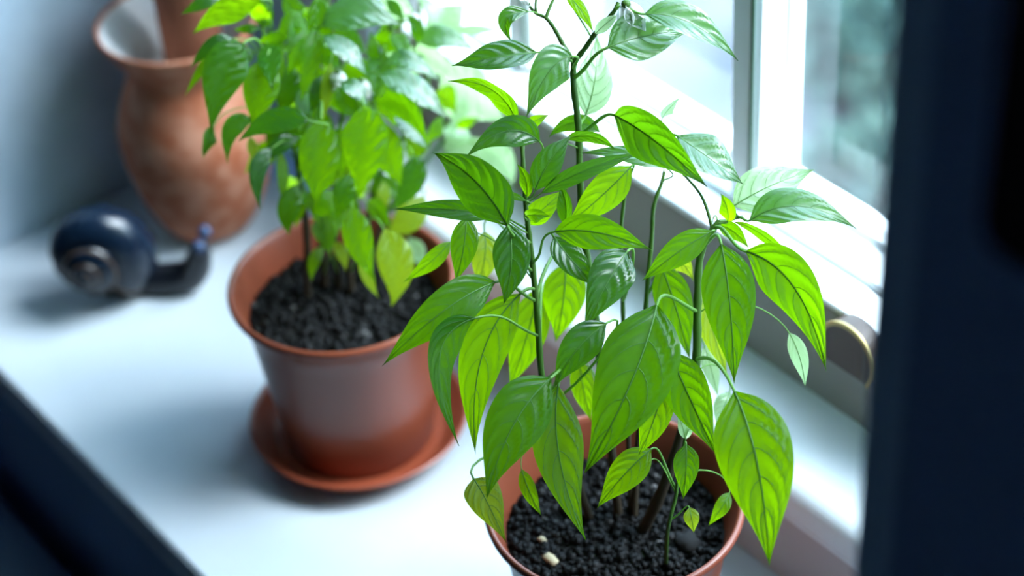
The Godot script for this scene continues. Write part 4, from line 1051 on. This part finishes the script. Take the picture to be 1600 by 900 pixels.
	leaf(v(-254.8, 174.0, -27.4), v(-239.5, 176.6, -25.7), v(-226.5, 169.1, -24.3), 6.0, Vector3(0.06, 0.75, 0.65), v(-264.7, 172.7, -25.6), 14, 1, false)
	leaf(v(-324.5, 261.2, -45.4), v(-335.2, 257.7, -45.3), v(-348.6, 244.6, -45.6), 9.9, Vector3(-0.25, 0.34, 0.91), v(-293.6, 276.6, -31.3), 14, 1, false)
	leaf(v(-309.4, 216.7, -25.1), v(-318.2, 214.5, -23.1), v(-329.7, 202.4, -21.3), 8.1, Vector3(0.09, 0.14, 0.99), v(-282.5, 230.5, -15.9), 14, 2, false)
	leaf(v(-284.8, 251.4, -27.5), v(-279.9, 255.0, -12.6), v(-277.6, 249.0, 1.5), 8.9, Vector3(0.82, 0.55, -0.16), v(-286.2, 249.5, -36.8), 14, 1, false)
	leaf(v(-323.1, 219.8, -126.0), v(-331.9, 214.5, -130.3), v(-343.1, 199.2, -135.4), 7.5, Vector3(0.40, -0.67, 0.62), v(-292.1, 237.1, -105.5), 14, 1, false)
	leaf(v(-279.1, 291.8, 10.9), v(-259.2, 293.8, 22.0), v(-242.6, 286.8, 32.5), 7.6, Vector3(0.03, 0.98, 0.18), v(-296.6, 284.8, 1.5), 14, 1, false)
	leaf(v(-311.9, 206.2, -114.8), v(-322.6, 203.7, -116.7), v(-335.5, 191.2, -119.1), 9.4, Vector3(-0.20, 0.04, 0.98), v(-282.0, 222.3, -99.1), 14, 1, false)
	leaf(v(-304.4, 181.6, -38.0), v(-315.3, 178.6, -40.6), v(-328.7, 165.3, -43.4), 8.1, Vector3(-0.09, -0.19, 0.98), v(-273.6, 199.8, -22.4), 14, 1, false)
	leaf(v(-292.1, 256.2, -8.9), v(-283.0, 258.6, -17.7), v(-276.7, 251.4, -27.0), 6.4, Vector3(0.77, 0.23, 0.59), v(-288.4, 262.9, 2.6), 14, 2, false)
	leaf(v(-285.4, 234.5, -92.7), v(-280.5, 239.7, -77.7), v(-278.1, 235.2, -63.6), 7.1, Vector3(0.64, 0.74, -0.18), v(-288.5, 231.8, -103.3), 14, 2, false)
	leaf(v(-286.6, 228.0, -28.6), v(-277.6, 230.1, -36.8), v(-271.2, 222.4, -45.5), 8.1, Vector3(0.75, 0.33, 0.58), v(-283.2, 234.8, -17.0), 14, 1, false)
	leaf(v(-276.6, 249.7, -55.9), v(-273.1, 254.9, -40.9), v(-272.2, 250.5, -26.8), 6.8, Vector3(0.62, 0.77, -0.11), v(-278.2, 247.7, -65.5), 14, 2, false)
	leaf(v(-315.1, 221.4, -37.7), v(-322.9, 215.2, -42.7), v(-333.1, 199.1, -48.0), 8.1, Vector3(0.69, -0.68, 0.25), v(-284.2, 239.8, -18.2), 14, 1, false)
	leaf(v(-268.6, 178.1, -0.3), v(-253.5, 179.1, -1.9), v(-240.9, 170.0, -3.9), 9.7, Vector3(0.30, 0.94, 0.18), v(-274.8, 179.5, 4.9), 14, 1, false)
	leaf(v(-283.3, 190.8, -22.6), v(-272.5, 187.4, -28.7), v(-264.0, 173.9, -35.3), 9.1, Vector3(0.74, 0.53, 0.41), v(-277.9, 199.1, -9.6), 14, 2, false)
	leaf(v(-296.7, 278.5, 10.1), v(-293.7, 280.2, 24.9), v(-293.8, 272.6, 39.1), 6.8, Vector3(0.52, 0.85, 0.12), v(-293.9, 278.6, 2.9), 14, 1, false)
	leaf(v(-264.7, 271.9, -67.3), v(-246.9, 276.5, -58.5), v(-231.8, 271.9, -50.7), 6.5, Vector3(0.06, 0.99, -0.11), v(-281.6, 265.7, -75.7), 14, 1, false)
	leaf(v(-265.2, 261.9, -57.3), v(-248.5, 263.0, -41.5), v(-234.5, 254.9, -26.7), 7.9, Vector3(0.18, 0.98, 0.04), v(-279.5, 255.0, -69.7), 14, 1, false)
	leaf(v(-324.8, 256.2, -53.3), v(-336.2, 255.6, -52.4), v(-350.5, 245.5, -52.0), 7.9, Vector3(-0.14, 0.44, 0.89), v(-295.9, 270.1, -41.8), 14, 2, false)
	leaf(v(-272.4, 254.6, -8.3), v(-256.8, 257.6, 5.6), v(-244.1, 251.1, 18.8), 7.2, Vector3(0.45, 0.81, -0.37), v(-285.7, 247.8, -20.1), 14, 2, false)
	leaf(v(-306.6, 210.1, -16.7), v(-313.7, 209.2, -27.0), v(-323.2, 198.3, -37.7), 8.7, Vector3(0.72, 0.18, -0.67), v(-279.6, 228.1, 3.4), 14, 1, false)
	leaf(v(-313.8, 225.3, -51.8), v(-324.7, 222.8, -54.8), v(-338.2, 210.4, -58.2), 8.0, Vector3(-0.39, 0.25, 0.89), v(-282.5, 242.3, -35.8), 14, 1, false)
	leaf(v(-290.0, 162.9, -50.0), v(-295.2, 161.3, -60.1), v(-302.6, 149.4, -70.7), 8.4, Vector3(0.73, 0.28, -0.63), v(-265.9, 180.9, -29.4), 14, 1, false)
	leaf(v(-258.9, 178.0, 2.4), v(-239.9, 181.6, 12.2), v(-223.5, 175.3, 21.6), 9.4, Vector3(-0.13, 0.92, 0.37), v(-275.6, 170.1, -6.2), 14, 1, false)
	leaf(v(-265.9, 217.0, -92.8), v(-251.3, 222.1, -89.7), v(-239.0, 217.4, -87.4), 8.7, Vector3(-0.12, 0.85, 0.52), v(-278.1, 214.4, -93.7), 14, 2, false)
	leaf(v(-253.8, 211.0, -29.1), v(-238.8, 217.1, -16.9), v(-226.2, 213.5, -5.5), 8.3, Vector3(-0.12, 0.99, 0.04), v(-269.0, 203.3, -40.6), 14, 2, false)
	leaf(v(-283.2, 230.3, -7.4), v(-273.1, 231.1, -13.2), v(-265.6, 222.1, -19.5), 7.7, Vector3(0.64, 0.41, 0.65), v(-281.4, 236.2, 3.0), 14, 1, false)
	leaf(v(-255.0, 194.5, -7.0), v(-236.2, 196.8, 5.5), v(-220.1, 189.4, 17.5), 6.9, Vector3(0.10, 0.99, 0.06), v(-271.3, 186.4, -17.2), 14, 2, false)
	leaf(v(-314.2, 264.8, -43.6), v(-321.6, 266.4, -33.8), v(-331.8, 258.5, -24.5), 6.3, Vector3(0.69, 0.19, 0.70), v(-296.8, 272.1, -42.3), 14, 1, false)
	leaf(v(-305.2, 223.6, -37.8), v(-306.4, 221.1, -48.1), v(-309.9, 208.8, -59.0), 8.8, Vector3(0.98, -0.05, -0.18), v(-284.0, 239.0, -18.0), 14, 1, false)
	flower(v(-244.3, 279.4, -11.7), Vector3(0.2, -0.9, 0.1).normalized(), 0.010)
	flower(v(-240.7, 269.5, -24.8), Vector3(0.2, -0.9, 0.1).normalized(), 0.010)
	vase()
	snail()
	details()


func details() -> void:
	# black box hung on the dark wall
	var s := Shape.new()
	var lo := Vector3(0.3405, 0.5765, 0.1260)
	var w := 0.5
	var h := 0.45
	var outline := []
	for c in [[w - 0.008, h - 0.008, 0.0], [0.008, h - 0.008, 90.0], [0.008, 0.008, 180.0], [w - 0.008, 0.008, 270.0]]:
		for k in 6:
			var a: float = deg_to_rad(c[2] + 18.0 * k)
			outline.append(Vector2(c[0] + cos(a) * 0.008, c[1] + sin(a) * 0.008))
	s.prism(outline, Vector3.RIGHT, Vector3.UP, lo, Vector3(0, 0, 0.03))
	var o := obj("wall_box", s, M.black)
	tag(o, "black box with rounded corners mounted on the dark blue wall", "box")
	# radiator under the sill
	var r := thing("radiator", Vector3(-0.6, -0.9, 0.19), "dark radiator on the wall below the front edge of the sill", "radiator")
	s = Shape.new()
	s.box(Vector3(0, 0.43, 0), Vector3(1.0, 0.6, 0.09), 0.006)
	obj("panel", s, M.radiator, r)
	for x in [-0.4, 0.4]:
		s = Shape.new()
		s.box(Vector3(x, 0.065, 0), Vector3(0.03, 0.13, 0.06), 0.004)
		obj("foot", s, M.radiator, r)
